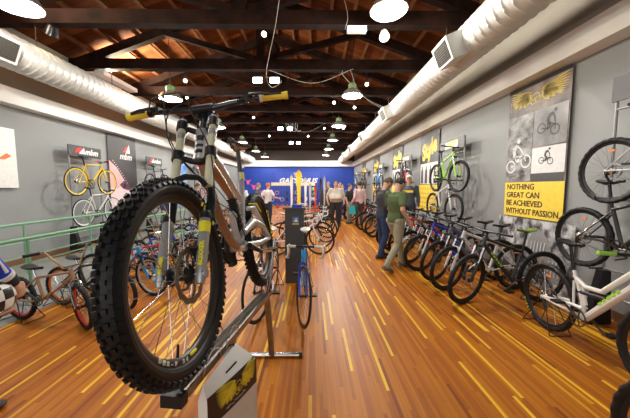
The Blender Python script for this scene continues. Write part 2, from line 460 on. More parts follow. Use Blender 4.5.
def add_wheel(parent, name, t, rimm, pos, disc, cassette=False, tirem=None):
    W = wheel_meshes(t)
    w = link(name, shared(('rim', t, rimm.name), lambda: W['rim'](rimm)), parent, pos)
    tm_ = W['tire']
    if tirem is not None:
        def mk():
            q = W['tire'].copy(); q.materials.clear(); q.materials.append(tirem); return q
        tm_ = shared(('tire', t, tirem.name), mk)
    link('tire', tm_, w); link('spokes', W['spokes'], w); link('hub', W['hub'], w)
    if disc: link('brake_rotor', W['rotor'], w)
    if t in ('mtb', 'fs', 'kid') : link('reflector', shared(('refl', t), lambda: MB().box((0, 0, GEO[t]['R']*.62), (.07, .012, .018)).mesh('reflector', mat('orange_reflector', (.9, .25, .02), .3))), w)
    if cassette:
        link('cassette', shared(('cas', t), lambda: MB().lathe([(.022, -.052), (.026, -.048), (.034, -.042), (.042, -.036), (.048, -.032), (.048, -.029)] if t != 'bmx' else [(.03, -.046), (.03, -.042)], axis='y', n=24).mesh('cassette', steel)), w)
    return w
def bike_frame(t, m, m2, sx=1.0):
    g = geo(t); mb = MB(); mc = MB()
    bb, st, cr, tp = V(*g['bb']), V(*g['st']), g['crown'], g['top']; ra = V(0, g['R'])
    axx = g['ax']
    fat = {'mtb': 1.15, 'fs': 1.35, 'road': 1.0, 'fixie': .9, 'bmx': 1.0, 'kid': 1.0}[t]
    head0, head1 = cr+axx*.005, tp-axx*.0
    tdown, ttop = cr+axx*.03, tp-axx*.03
    if t == 'mtb' or t == 'kid':
        mid = bb.lerp(tdown, .75)+Vector((0.02, 0, .018))
        mb.tube([bb, bb.lerp(tdown, .4), mid, tdown], [.021*fat, .024*fat, .024*fat, .02*fat], 10)
    elif t == 'fs':
        mb.tube([bb+V(.03, .01), bb.lerp(tdown, .4)+V(.015, -.01), bb.lerp(tdown, .8)+V(.03, -.0), tdown+V(.005, -.01)], [.03, .033, .030, .026], 10, flat=1.1)
    else:
        mb.tube([bb, tdown], .0165*fat if t != 'road' else .02, 10)
    if t == 'fs':
        s = st+V(.01, -.07)
        mb.tube([s+V(-.005, .02), s+V(.12, -.05), s+V(.28, -.035), ttop+V(-.02, -.01)], [.018, .022, .023, .022], 10)
        mb.tube([bb+V(.0, .02), bb+V(-.015, .16), st], [.024, .019, .017], 10)
        mb.tube([s+V(.09, -.04), bb+V(.02, .13)], .012, 8)
        sw = MB()
        for y in (-1, 1):
            sw.tube([V(0, g['R'], .062*y), V(.18, g['R']+.035, .058*y), V(.36, g['R']+.06, .035*y), bb+Vector((.0, .02*y, .09))], [.012, .014, .016, .016], 8)
            sw.tube([V(0, g['R'], .062*y), V(.2, g['R']-.01, .056*y), bb+Vector((-.03, .03*y, .02))], [.012, .013, .015], 8)
            sw.tube([V(.36, g['R']+.06, .035*y), s+Vector((.02, .02*y, -.02))], .011, 8)
        sh = MB().tube([st+V(.03, -.19), bb.lerp(tdown, .45)+V(-.01, .02)], .019, 10)
    else:
        mb.tube([st-V(0, .01), ttop], .0145*fat*(1.15 if t == 'mtb' else 1), 10)
        mb.tube([bb, st], .0155*fat, 10)
        for y in (-1, 1):
            mb.tube([bb+Vector((-.02, .02*y, 0)), V(.25, g['R']-.0*1, .045*y)*1.0, V(0, g['R'], .062*y)], [.011, .010, .008], 7)
            hgt = st-V(0, .04 if t != 'bmx' else .02)
            mb.tube([hgt+Vector((0, .016*y, 0)), V(.16, g['R']+.16, .05*y) if t in ('mtb', 'kid') else hgt.lerp(V(0, g['R']), .5)+Vector((0, .05*y, 0)), V(0, g['R'], .062*y)], [.009, .008, .007], 7)
    hb = .021*fat if t != 'road' else .02
    mb.tube([head0, head1], hb, 12)
    mb.lathe([(.022, -.036), (.022, .036)], bb, 'y', 14)
    for y in (-1, 1): mb.box(V(0, g['R']-.01, .06*y), (.03, .006, .045))
    res = {'frame': mb.mesh('frame', m)}
    if t == 'fs': res['swing_arm'] = sw.mesh('swing_arm', m); res['rear_shock'] = sh.mesh('rear_shock', blackm)
    # coloured band and stripe along the down tube
    d = (tdown-bb); q = d.normalized(); off = .026*fat
    st_m = MB()
    for y in (-1, 1):
        c = bb+d*.55+Vector((0, y*off, 0)) + (V(.02, .014) if t in ('mtb', 'kid') else V(0, 0))
        rot = Matrix.Rotation(-math.atan2(d.z, d.x), 3, 'Y')
        for k in range(-2, 3): st_m.box(c+q*k*.052*(1 if t != 'bmx' else .7), (.036, .004, .022), rot)
    res['frame_lettering'] = st_m.mesh('frame_lettering', m2)
    return res
def bike_fork(t, m):
    g = geo(t); mb = MB(); A = g['ax']; nf = Vector((A.z, 0, -A.x)); ax = V(g['wb'], g['R']); lows = MB()
    cr = g['crown']-A*.01
    if t in ('mtb', 'fs', 'kid'):
        for y in (-1, 1):
            f0 = ax+Vector((0, .058*y, 0)); l = g['fl']-.03
            lows.tube([f0-A*.015, f0+A*.02, f0+A*l*.55], [.012, .019, .019], 10)
            mb.tube([f0+A*l*.5, f0+A*(l+.0)], .0145, 10)
        b = ax+A*(g['fl']*.56)
        lows.tube([b+Vector((0, -.058, 0)), b+nf*.01+A*.07+Vector((0, -.035, 0)), b+nf*.01+A*.07+Vector((0, .035, 0)), b+Vector((0, .058, 0))], .011, 8)
        top = ax+A*(g['fl']-.03)
        cm = MB().tube([top+Vector((0, -.075, 0)), top-nf*g['off']+A*.02, top+Vector((0, .075, 0))], [.016, .024, .016], 8)
        return {'fork_lowers': lows.mesh('fork_lowers', m), 'fork_stanchions': mb.mesh('fork_stanchions', steel if t != 'kid' else blackm), 'fork_crown': cm.mesh('fork_crown', blackm)}
    w = .045 if t != 'bmx' else .055
    for y in (-1, 1):
        lows.tube([ax+Vector((0, w*y, 0)), g['base']+A*.13+nf*.012+Vector((0, w*y, 0)), cr+Vector((0, w*.75*y, -.03)), cr+Vector((0, .012*y, 0))], [.008, .012, .014, .014] if t != 'bmx' else .014, 8)
    lows.tube([cr, cr+A*.03], .018, 8)
    return {'fork': lows.mesh('fork', m)}
def bike_bar(t, gripm, tapem):
    g = geo(t); A = g['ax']; nf = Vector((A.z, 0, -A.x)); s = g['top']+A*g['bz']; out = {}
    bw = g['bw']; st = MB(); bar = MB()
    if g['bar'] == 'flat':
        c = s+nf*.085+V(0, .01)
        st.tube([g['top'], g['top']+A*(g['bz']+.025)], .019, 10); st.tube([s, c], .017, 8)
        pts = [c+Vector((-.035, -bw, .015)), c+Vector((-.01, -bw*.55, .012)), c+Vector((0, -.05, 0)), c+Vector((0, .05, 0)), c+Vector((-.01, bw*.55, .012)), c+Vector((-.035, bw, .015))]
        bar.tube(pts, [.011, .011, .015, .015, .011, .011], 8)
        ends = [(pts[0], pts[1]), (pts[5], pts[4])]
    elif g['bar'] in ('riser',):
        c = s+nf*.06; st.tube([g['top'], g['top']+A*(g['bz']+.02)], .016, 10); st.tube([s, c], .014, 8)
        rz = .03
        pts = [c+Vector((-.04, -bw, rz)), c+Vector((-.01, -bw*.5, rz)), c+Vector((0, -.05, 0)), c+Vector((0, .05, 0)), c+Vector((-.01, bw*.5, rz)), c+Vector((-.04, bw, rz))]
        bar.tube(pts, .011, 8); ends = [(pts[0], pts[1]), (pts[5], pts[4])]
    elif g['bar'] == 'bmx':
        c = s+nf*.05; st.tube([g['top'], g['top']+A*(g['bz']+.02)], .017, 10); st.tube([s, c], .018, 8)
        h = .215
        pts = [c+Vector((-.045, -bw, h)), c+Vector((-.02, -bw*.55, h)), c+Vector((0, -.07, .01)), c+Vector((0, .07, .01)), c+Vector((-.02, bw*.55, h)), c+Vector((-.045, bw, h))]
        bar.tube(pts, .0115, 8); bar.tube([pts[1].lerp(pts[2], .35), pts[4].lerp(pts[3], .35)], .008, 6)
        ends = [(pts[0], pts[1]), (pts[5], pts[4])]
    else:
        c = s+nf*.10; st.tube([g['top'], g['top']+A*(g['bz']+.02)], .016, 10); st.tube([s, c], .014, 8)
        ends = []
        bar.tube([c+Vector((0, -bw, 0)), c+Vector((0, bw, 0))], .012, 8)
        for y in (-1, 1):
            tp = MB()
            e = c+Vector((0, bw*y, 0))
            tp.tube([c+Vector((0, bw*.55*y, 0)), e+V(.0, 0), e+V(.07, -.005), e+V(.09, -.05), e+V(.06, -.11), e+V(-.03, -.13)], .0155, 8)
            tp.tube([e+V(.06, -.01), e+V(.105, .04)], [.016, .012], 8)
            out['bar_tape%d' % y] = tp.mesh('bar_tape', tapem)
            lv = MB().tube([e+V(.10, .03), e+V(.115, -.03), e+V(.09, -.10)], .006, 6)
            out['brake_lever%d' % y] = lv.mesh('brake_lever', steel)
    grips = []
    for e, q in ends:
        d = (q-e).normalized()
        grips.append(MB().tube([e-d*.004, e+d*.004, e+d*.012, e+d*.115, e+d*.12], [.012, .018, .016, .0155, .012], 10).mesh('grip', gripm))
        if g['bar'] in ('flat', 'riser'):
            l = MB(); b0 = e+d*.16; l.tube([b0, b0+V(.03, -.01), b0-d*.02+V(.05, -.02), b0-d*.10+V(.06, -.035)], [.012, .010, .006, .005], 6)
            grips.append(l.mesh('brake_lever', blackm))
    return st.mesh('stem', blackm if t != 'bmx' else chrome), bar.mesh('handlebar', blackm if t != 'bmx' else chrome), grips, out
def saddle_mesh(c, m, w=.07, L=.27, n=14):
    mb = MB(); vs = []; k = 10
    for i in range(n+1):
        u = i/n; x = -L*.45+L*u
        ww = w*(1-.0*u) if u < .3 else w*(1-.78*min(1, (u-.3)/.45)); ww *= min(1, .35+u*4) if u < .17 else 1
        ww *= 1 if u < .93 else .75
        zz = .012*math.cos(u*PI*2)*.6+(.008 if u < .15 else 0)
        for j in range(k):
            a = 2*PI*j/k
            vs.append(c+Vector((x, ww*math.cos(a), zz+(.012 if math.sin(a) > 0 else .02)*math.sin(a))))
    fs = [(i*k+j, i*k+(j+1) % k, (i+1)*k+(j+1) % k, (i+1)*k+j) for i in range(n) for j in range(k)]
    fs += [tuple(range(k)), tuple(n*k+j for j in range(k-1, -1, -1))]
    return mb.add(vs, fs).mesh('saddle', m)
_protos = {}
def bicycle(t, name, colf, colf2, forkc=None, rimc=None, saddlec=None, gripc=None, detail=2, tirec=None, tapec=None):
    """one complete bicycle; origin on the ground midway between the hubs, front towards +X"""
    def cm(c, base, **k):
        if c is None: return base
        if not isinstance(c, tuple): return c
        return mat('paint_%02x%02x%02x' % tuple(int(max(0, min(1, v))*255) for v in c[:3]), c, .28, k.get('metal', 0), var=.03, coat=.4)
    m, m2 = cm(colf, blackm), cm(colf2, white_pl); fk = cm(forkc, blackm); rm = cm(rimc, blackm); sd = cm(saddlec, black); gm = cm(gripc, black)
    key = (t, m.name, m2.name, fk.name, rm.name, sd.name, gm.name, tirec, tapec)
    if key in _protos:
        r = copy_tree(_protos[key]); r.name = name
        return r
    g = geo(t); root = empty(name); shift = Vector((-g['wb']/2, 0, 0))
    def P(n_, me, par=None, loc=None):
        o_ = link(n_, me, par if par is not None else root)
        o_.location = (shift if par is None else Vector((0, 0, 0)))+(Vector(loc) if loc is not None else Vector((0, 0, 0)))
        return o_
    fr = bike_frame(t, m, m2)
    f = P('frame', fr['frame']); P('frame_lettering', fr['frame_lettering'], f)
    for k in ('swing_arm', 'rear_shock'):
        if k in fr: P(k, fr[k], f)
    rw = add_wheel(root, 'rear_wheel', t, rm, shift+V(0, g['R']), t in ('mtb', 'fs'), True, cm(tirec, None) if tirec else None)
    # steered group: bottom to top
    fw = add_wheel(root, 'front_wheel', t, rm, shift+V(g['wb'], g['R']), t in ('mtb', 'fs'), False)
    fk_ = bike_fork(t, fk); first = None
    steer = [fw]
    for k, me in fk_.items():
        o_ = P(k, me); steer.append(o_)
    st, bar, grips, extra = bike_bar(t, gm, cm(tapec, black))
    b = P('handlebar', bar); P('stem', st, b); steer.append(b)
    for me in grips: P(me.name.split('.')[0], me, b)
    for k, me in extra.items(): P('bar_tape' if 'tape' in k else 'brake_lever', me, b)
    for s_ in steer: s_['st'] = 1
    # saddle and post
    bb, stp, sad = V(*g['bb']), V(*g['st']), V(*g['sad'])
    s = P('saddle', saddle_mesh(sad, sd)); 
    q = MB().tube([stp-V(0, .03), sad-V(-.005, .03)], .0145, 10); q.tube([sad+V(-.07, -.02), sad+V(0, -.035), sad+V(.09, -.015)], .006, 5)
    P('seat_post', q.mesh('seat_post', blackm if t != 'bmx' else chrome))
    # drivetrain
    cr = MB(); rr = .085 if t not in ('bmx', 'kid') else .065
    cr.lathe([(rr, -.052), (rr, -.047), (rr-.014, -.047), (rr-.014, -.052)], bb, 'y', 28, closed=True)
    for i in range(5):
        a = i*2*PI/5; cr.tube([bb+Vector((0, -.05, 0)), bb+Vector(((rr-.01)*math.cos(a), -.05, (rr-.01)*math.sin(a)))], .006, 5)
    cr.tube([bb+Vector((0, -.065, 0)), bb+Vector((0, .065, 0))], .012, 8)
    ca = R(-35); ln = .17 if t not in ('bmx', 'kid') else .15; dx, dz = ln*math.cos(ca), ln*math.sin(ca)
    pe = []
    for y in (-1, 1):
        e = bb+Vector((dx*y, .075*y, dz*y)); cr.tube([bb+Vector((0, .06*y, 0)), e], [.013, .010], 6)
        pe.append(e+Vector((0, .05*y, 0)))
    c = P('crankset', cr.mesh('crankset', darkst if t != 'road' else alu))
    for e in pe: P('pedal', MB().box(e, (.08, .085, .02)).mesh('pedal', black, False), c)
    ch = MB(); r2 = .04
    ch.tube([bb+Vector((0, -.049, rr)), V(0, g['R']+r2, -.045)], .004, 4); ch.tube([bb+Vector((0, -.049, -rr)), V(.02, g['R']-r2-.02, -.045)], .004, 4)
    P('chain', ch.mesh('chain', darkst))
    if t in ('mtb', 'fs', 'road'):
        d = MB().tube([V(0, g['R'], -.06), V(.015, g['R']-.07, -.05), V(.05, g['R']-.12, -.045)], [.012, .012, .016], 6)
        P('rear_derailleur', d.mesh('rear_derailleur', blackm))
        cb = MB(); tp = g['top']+g['ax']*g['bz']+V(.09, .01)
        for y in (-1, 1):
            cb.tube([tp+Vector((-.01, .14*y, 0)), tp+Vector((.09, .09*y, -.02)), tp+Vector((.06, .02*y, -.12)), g['crown']+Vector((.0, .02*y, .06))], .0025, 4)
        o_ = P('brake_cables', cb.mesh('brake_cables', black)); o_['st'] = 1
    _protos[key] = root
    return root
def place(root, t, front=None, rear=None, z=0.0, steer=0.0, lean=0.0, mid=None, heading=None, tilt=0.0):
    g = geo(t)
    if front is not None and rear is not None:
        f, r = Vector(front), Vector(rear); h = math.atan2(f.y-r.y, f.x-r.x); m = (f+r)/2
    elif front is not None:
        h = heading; m = Vector(front)-Vector((math.cos(h), math.sin(h), 0))*g['wb']/2
    else:
        h = heading; m = Vector(mid)
    root.matrix_basis = Matrix.Translation((m.x, m.y, z)) @ Matrix.Rotation(h, 4, 'Z') @ Matrix.Rotation(tilt, 4, 'Y') @ Matrix.Rotation(lean, 4, 'X')
    p = g['base']+Vector((-g['wb']/2, 0, 0))
    S = Matrix.Translation(p) @ Matrix.Rotation(steer, 4, g['ax']) @ Matrix.Translation(-p)
    for ch in root.children:
        if 'st' in ch: ch.matrix_basis = S @ Matrix.Translation(_rest(ch, t))
    return root
def _rest(ch, t):
    g = geo(t); base = Vector((-g['wb']/2, 0, 0))
    if ch.name.split('.')[0] == 'front_wheel': return base+V(g['wb'], g['R'])
    return base
wire = mat('black_wire', (.03, .03, .03), .4, .5)
def stand_mesh(Rw):
    m = MB(); w = .05; L = .19
    for y in (-w, w):
        m.tube([(-L, y*2.2, .008), (-.03, y, Rw*.95), (.03, y, Rw*.95), (L, y*2.2, .008)], .005, 5)
    m.tube([(-L, -w*2.2, .008), (-L, w*2.2, .008)], .005, 5); m.tube([(L, -w*2.2, .008), (L, w*2.2, .008)], .005, 5)
    return m
stand_me = {}
def floor_stand(x, y, h, Rw, label, group):
    if Rw not in stand_me: stand_me[Rw] = stand_mesh(Rw).mesh('floor_stand', wire)
    o = link('floor_stand', stand_me[Rw], None, (x, y, 0)); o.rotation_euler = (0, 0, h)
    return tag(o, label, 'bike stand', group)

WHITE = (.80, .80, .78); SILV = (.55, .56, .58); BLK = (.02, .02, .022); GRY = (.12, .12, .13)
LIME = (.35, .75, .05); RED = (.70, .03, .02); BLUE = (.01, .06, .60); SKY = (.03, .35, .80); YEL = (.90, .62, .02); ORG = (.90, .22, .01); GRN = (.04, .45, .12)
BRZ = (.45, .24, .12); TURQ = (.02, .50, .45); PINK = (.85, .1, .35)
# ---- right-hand row of mountain bikes, front wheels to the aisle
G_R = 'mountain bikes in the right hand row'
right_row = [
 (2.03, 3.52, 184, 22, 'mtb', BLK, LIME, BLK, (.10, .22, .02), 'black mountain bike with lime green stripes, nearest whole bike of the right row'),
 (2.02, 4.00, 183, 20, 'mtb', WHITE, RED, WHITE, None, 'white mountain bike with red blocks on its down tube, second in the right row'),
 (2.03, 4.42, 182, 24, 'mtb', GRY, BLUE, BLK, None, 'dark grey mountain bike with blue blocks, third in the right row'),
 (1.99, 4.96, 182, 12, 'mtb', BLUE, WHITE, WHITE, None, 'royal blue mountain bike with white fork, fourth in the right row'),
 (1.98, 5.46, 182, 18, 'mtb', BLK, WHITE, BLK, None, 'black mountain bike with white blocks beside the royal blue one in the right row'),
 (1.96, 5.98, 182, 20, 'mtb', RED, WHITE, WHITE, None, 'red mountain bike with white fork in the right row beside the walking man'),
 (1.95, 6.55, 181, 15, 'mtb', SILV, BLK, BLK, None, 'silver mountain bike just past the red one in the right row'),
 (1.94, 7.05, 181, 22, 'mtb', WHITE, BLUE, BLK, None, 'white mountain bike with blue blocks in the right row behind the man in green'),
 (1.91, 8.35, 180, 20, 'mtb', GRY, LIME, BLK, None, 'dark grey mountain bike with lime blocks in the far half of the right row'),
 (1.90, 8.93, 180, 24, 'mtb', BLUE, YEL, BLK, None, 'blue mountain bike with yellow blocks next to the man in the dark jacket'),
 (1.86, 9.7, 180, 15, 'mtb', BLK, SKY, BLK, None, 'black mountain bike with sky blue blocks far down the right row'),
 (1.74, 12.3, 182, 20, 'mtb', BLK, YEL, BLK, None, 'black mountain bike with yellow blocks behind the people at the far right'),
 (1.80, 13.1, 182, 20, 'mtb', RED, BLK, BLK, None, 'red and black mountain bike at the far end of the right row'),
 (1.80, 13.9, 182, 20, 'mtb', SILV, RED, BLK, None, 'silver mountain bike with red blocks, last of the right row'),
]
for x, y, h, s, t, c1, c2, fk, sd, lab in right_row:
    b = bicycle(t, 'mountain_bike', c1, c2, fk, None, sd)
    place(b, t, front=(x, y, 0), heading=R(h), steer=R(s)); tag(b, lab, 'bicycle', G_R)
    a = R(h); rx, ry = x-math.cos(a)*geo(t)['wb'], y-math.sin(a)*geo(t)['wb']
    if y < 8: floor_stand(rx, ry, a, .33, 'black wire floor stand holding the rear wheel of a right row bike', 'floor stands of the right row')
# white full-suspension bike parallel to the wall, front wheel off to the right
b = bicycle('fs', 'full_suspension_bike', WHITE, LIME, WHITE, None, None, LIME)
place(b, 'fs', front=(2.50, 1.78, 0), rear=(2.58, 2.9, 0), steer=R(4)); tag(b, 'white full suspension bike with green letters and black wheels at the right edge', 'bicycle')
wm0 = [c for c in b.children if c.name.startswith('rear_wheel')][0]
WHITE_FS_WHEEL = wm0
floor_stand(2.58, 2.9, R(-92), .345, 'black wire floor stand under the white full suspension bike', 'floor stands at the right edge')
b = bicycle('mtb', 'mountain_bike', GRY, WHITE, BLK)
place(b, 'mtb', front=(1.63, 1.05, 0), heading=R(88)); tag(b, 'bike of which only a black front tyre shows in the bottom right corner', 'bicycle')

# ---- left-hand rows: small-wheeled and children's bikes
G_L = 'small bikes in the left hand row'
left_row = [
 (-2.49, 2.93, -14, -20, 'bmx', BRZ, WHITE, chrome, RED, None, 'bronze stunt bike with red rims and chrome fork, nearest of the left row'),
 (-2.36, 3.39, -11, -15, 'bmx', BLK, ORG, BLK, ORG, None, 'black stunt bike with orange rims just behind the red rimmed one'),
 (-2.28, 3.85, -9, -10, 'kid', SKY, WHITE, SKY, SILV, None, 'bright sky blue small bike seen through the big front wheel'),
 (-2.32, 4.35, -11, 12, 'bmx', RED, WHITE, BLK, BLK, None, 'red stunt bike past the sky blue one in the left row'),
 (-2.30, 4.85, -11, -18, 'kid', BLUE, YEL, BLK, SILV, None, 'dark blue small bike with yellow blocks in the left row'),
 (-2.35, 5.35, -11, 14, 'kid', GRN, WHITE, ORG, SILV, None, 'green small bike with orange fork in the left row'),
 (-2.30, 5.9, -11, -14, 'bmx', WHITE, BLUE, WHITE, RED, None, 'white stunt bike with red rims in the middle of the left row'),
 (-2.28, 6.5, -11, 10, 'kid', BLUE, WHITE, SILV, SILV, None, 'blue small bike with silver fork past the middle of the left row'),
 (-2.26, 7.0, -11, -12, 'kid', TURQ, WHITE, BLK, SILV, None, 'turquoise small bike in the far half of the left row'),
 (-2.25, 7.6, -11, 15, 'bmx', BLK, RED, BLK, BLK, None, 'black stunt bike with red blocks in the far half of the left row'),
 (-2.22, 8.2, -11, -12, 'kid', ORG, WHITE, BLK, SILV, None, 'orange small bike far down the left row'),
 (-2.2, 8.9, -11, 8, 'kid', RED, YEL, BLK, SILV, None, 'red small bike with yellow blocks far down the left row'),
 (-2.2, 9.6, -11, -10, 'kid', YEL, BLK, BLK, SILV, None, 'yellow small bike far down the left row'),
 (-2.2, 10.4, -11, 10, 'kid', WHITE, PINK, WHITE, SILV, None, 'white and pink small bike at the far end of the left row'),
]
for x, y, h, s, t, c1, c2, fk, rm, sd, lab in left_row:
    b = bicycle(t, 'stunt_bike' if t == 'bmx' else 'small_bike', c1, c2, fk, rm, sd)
    place(b, t, front=(x, y, 0), heading=R(h), steer=R(s)); tag(b, lab, 'bicycle', G_L)
    a = R(h); rx, ry = x-math.cos(a)*geo(t)['wb'], y-math.sin(a)*geo(t)['wb']
    if y < 7: floor_stand(rx, ry, a, geo(t)['R']-.02, 'black wire floor stand holding the rear wheel of a left row bike', 'floor stands of the left row')
# ---- road bikes in the middle of the hall
mid = [
 (-.11, 2.98, -91, 16, 'road', SKY, WHITE, BLUE, WHITE, WHITE, 'blue and white road bike facing the camera in the middle aisle', 'road_bike'),
 (-.62, 3.08, -93, -14, 'road', BLK, WHITE, BLK, WHITE, WHITE, 'black road bike facing the camera beside the steel bike stand', 'road_bike'),
 (.24, 6.9, 4, 10, 'road', BLK, RED, BLK, BLK, WHITE, 'black road bike with red blocks, nearest side-on bike right of the dark pillar', 'road_bike'),
 (.18, 6.2, 4, -14, 'road', WHITE, BLUE, WHITE, WHITE, WHITE, 'white road bike with blue blocks just behind the dark pillar', 'road_bike'),
 (.40, 7.6, 3, 14, 'road', WHITE, RED, WHITE, WHITE, WHITE, 'white road bike with red blocks, third side-on bike right of the pillar', 'road_bike'),
 (.50, 8.3, 2, 8, 'road', BLK, YEL, BLK, BLK, BLK, 'black road bike with yellow blocks, fourth side-on bike right of the pillar', 'road_bike'),
 (.45, 9.1, 2, 10, 'road', RED, WHITE, WHITE, WHITE, WHITE, 'red road bike in the far middle of the hall', 'road_bike'),
 (.45, 9.9, 2, 5, 'road', BLK, SKY, BLK, WHITE, BLK, 'black road bike with sky blue blocks in the far middle of the hall', 'road_bike'),
]
for x, y, h, s, t, c1, c2, fk, sd, tp, lab, nm in mid:
    b = bicycle(t, nm, c1, c2, fk, None, sd, None, tapec=tp)
    place(b, t, front=(x, y, 0), heading=R(h), steer=R(s)); tag(b, lab, 'bicycle', 'road bikes in the middle of the hall')
    a = R(h); rx, ry = x-math.cos(a)*.99, y-math.sin(a)*.99
    if y < 8: floor_stand(rx, ry, a, .33, 'black wire floor stand holding the rear wheel of a middle road bike', 'floor stands in the middle of the hall')

# ---- wall racks: a tube frame, a sign board on top, two bikes each
rack_m = mat('rack_grey_tube', (.30, .30, .31), .4, .5)
sign_black = mat('sign_black', (.015, .015, .017), .4); sign_white = mat('sign_white', (.85, .85, .85), .5); sign_red = mat('sign_red', (.75, .02, .02), .5); sign_yellow = mat('sign_yellow', (.90, .72, .06), .5)
sign_silver = mat('sign_silver', (.5, .5, .5), .4)
def wall_rack(side, y0, y1, label, kind, hubs=(1.72, .95), foot=True, top=2.5):
    xw = XL if side < 0 else XR; x = xw-side*.22; d = -side
    e = empty('wall_rack', (x, (y0+y1)/2, 0)); tag(e, label, 'display rack', 'bike racks along the %s wall' % ('left' if side < 0 else 'right'))
    hw = (y1-y0)/2
    for y in (-hw, hw): MB().tube([(0, y, .04), (0, y, top)], .016, 8).obj('upright', rack_m, e)
    for z in (.35, top-.3, top): MB().tube([(0, -hw, z), (0, hw, z)], .012, 8).obj('crossbar', rack_m, e)
    for z in hubs:
        MB().tube([(0, -hw, z-.36+.05), (0, hw, z-.36+.05)], .012, 8).obj('wheel_rail', rack_m, e)
        for y in (-hw, hw): MB().tube([(0, y, z-.31), (d*.16, y, z-.31), (d*.16, y, z-.27)], .009, 6).obj('hook', blackm, e)
    for y in (-hw, hw):
        m = MB(); mt = basis((.0, y, 0), (-d, 0, 0), (0, 0, 1))
        m.prism([(-.17, 0), (.10, 0), (.05, .62), (-.04, .62)], mt @ Matrix.Translation((0, 0, -.04)), .08)
        if foot: m.obj('foot', blackm, e, smooth=False)
    # sign board
    bd = MB().box((d*.02, 0, top-.09), (.02, hw*2+.06, .26)).obj('sign_board', sign_black if kind == 'm' else mat('sign_dark_grey', (.08, .08, .085), .5), e, smooth=False)
    ux = (0, 1, 0) if side < 0 else (0, -1, 0)
    mt = basis((d*.033, 0, top-.09), ux, (0, 0, 1))
    if kind == 'm':
        m = MB(); m.prism([(-.36, -.06), (-.24, .07), (-.10, .09), (-.17, -.02)], mt, .004); m.obj('emblem', sign_red, bd, smooth=False)
        m = MB(); m.prism([(-.22, -.06), (-.10, .05), (-.05, .10), (-.04, -.06)], mt @ Matrix.Translation((0, 0, .003)), .004); m.obj('emblem', sign_white, bd, smooth=False)
        text('mbm', .20, sign_white, bd, mt @ Matrix.Translation((.17, 0, 0)), shear=.35, bold=.006)
    else:
        m = MB(); m.prism([(-.30, -.075), (.28, -.075), (.31, .075), (-.27, .075)], mt, .003); m.obj('emblem', sign_white, bd, smooth=False)
        text('GT', .19, sign_yellow, bd, mt @ Matrix.Translation((0, -.0, .004)), shear=.3, bold=.012, sx=1.7)
    return e
def hang(t, side, yf, yr, z, label, group, c1, c2, fk=None, rim=None, sd=None, steer=0, name='wall_bike', off=.34, grip=None, tapec=None):
    b = bicycle(t, name, c1, c2, fk, rim, sd, grip, tapec=tapec); xw = XL if side < 0 else XR; x = xw-side*off
    yc = (yf+yr)/2; h = PI/2 if yf > yr else -PI/2
    place(b, t, mid=(x, yc, 0), heading=h, z=z-geo(t)['R'], steer=R(steer)); tag(b, label, 'bicycle', group)
    return b
GW_R = 'bikes hung along the right wall'; GW_L = 'bikes hung along the left wall'
wall_rack(1, 1.95, 3.0, 'grey tube rack against the right wall at the picture edge', 'g', (1.72, .95), top=2.68)
hang('mtb', 1, 1.83, 2.9, 1.72, 'black and silver mountain bike hung high at the right edge', GW_R, SILV, SKY, BLK)
hang('mtb', 1, 2.08, 3.15, .97, 'black mountain bike hung low at the right edge under the silver one', GW_R, BLK, BLUE, BLK, sd=BLK)
wall_rack(1, 5.95, 7.0, 'grey rack with yellow lettered sign holding the lime green bike on right wall', 'g', (1.78, 1.08), top=2.62)
hang('mtb', 1, 5.95, 7.02, 1.78, 'lime green mountain bike hung high on the right wall', GW_R, LIME, BLK, LIME, steer=8)
hang('mtb', 1, 6.1, 7.17, 1.06, 'white mountain bike hung right below the lime green one', GW_R, WHITE, BLK, WHITE, steer=6)
far_r = [(9.1, 10.1, BLK, RED, RED, 'black and red mountain bike hung high on the second far rack', WHITE, 'pale mountain bike hung low on the second far rack of the right wall'),
         (12.6, 13.6, SKY, WHITE, SKY, 'sky blue mountain bike hung high on the right wall far off', BLUE, 'blue mountain bike hung low on the right wall far off'),
         (16.4, 17.4, BLK, WHITE, BLK, 'black mountain bike hung high on the rack near the back wall', SILV, 'silver mountain bike hung low on the rack near the back wall'),
         (19.6, 20.6, SKY, BLK, WHITE, 'blue mountain bike hung high on the last rack before the blue wall', WHITE, 'white mountain bike hung low on the last rack before the blue wall')]
rl = ['grey rack with yellow lettered sign holding the black and red bike', 'grey rack with yellow lettered sign holding the sky blue bike', 'grey rack with sign near the back of the right wall', 'last grey rack before the blue back wall']
for i, (ya, yb, c1, c2, fk, l1, c3, l2) in enumerate(far_r):
    wall_rack(1, ya, yb, rl[i], 'g', (1.78, 1.06), top=2.6)
    hang('mtb', 1, ya, yb+.07, 1.78, l1, GW_R, c1, c2, fk)
    hang('mtb', 1, ya+.1, yb+.17, 1.06, l2, GW_R, c3, BLK, BLK)
wall_rack(-1, 6.5, 7.42, 'grey rack with black lettered sign holding the yellow bike on left wall', 'm', (1.66, .93), top=2.5)
hang('fixie', -1, 7.5, 6.53, 1.68, 'yellow single speed bike with yellow rear rim hung on the left wall', GW_L, YEL, YEL, YEL, YEL, sd=BLK, grip=RED)
hang('fixie', -1, 7.65, 6.68, .93, 'white single speed bike hung right below the yellow one', GW_L, WHITE, SILV, WHITE, WHITE, sd=BLK)
wall_rack(-1, 9.5, 10.4, 'grey rack with black lettered sign just past the eye banner', 'm', (1.66, .93), top=2.55)
hang('fixie', -1, 10.45, 9.48, 1.68, 'dark bike with green handlebar grips hung past the eye banner', GW_L, BLK, RED, BLK, BLK, sd=BLK, grip=LIME)
hang('fixie', -1, 10.6, 9.63, .93, 'lime green bike hung low past the eye banner', GW_L, LIME, WHITE, LIME, BLK, sd=RED)
wall_rack(-1, 13.3, 14.3, 'grey rack with black lettered sign past the light blue banner', 'm', (1.66, .93), top=2.6)
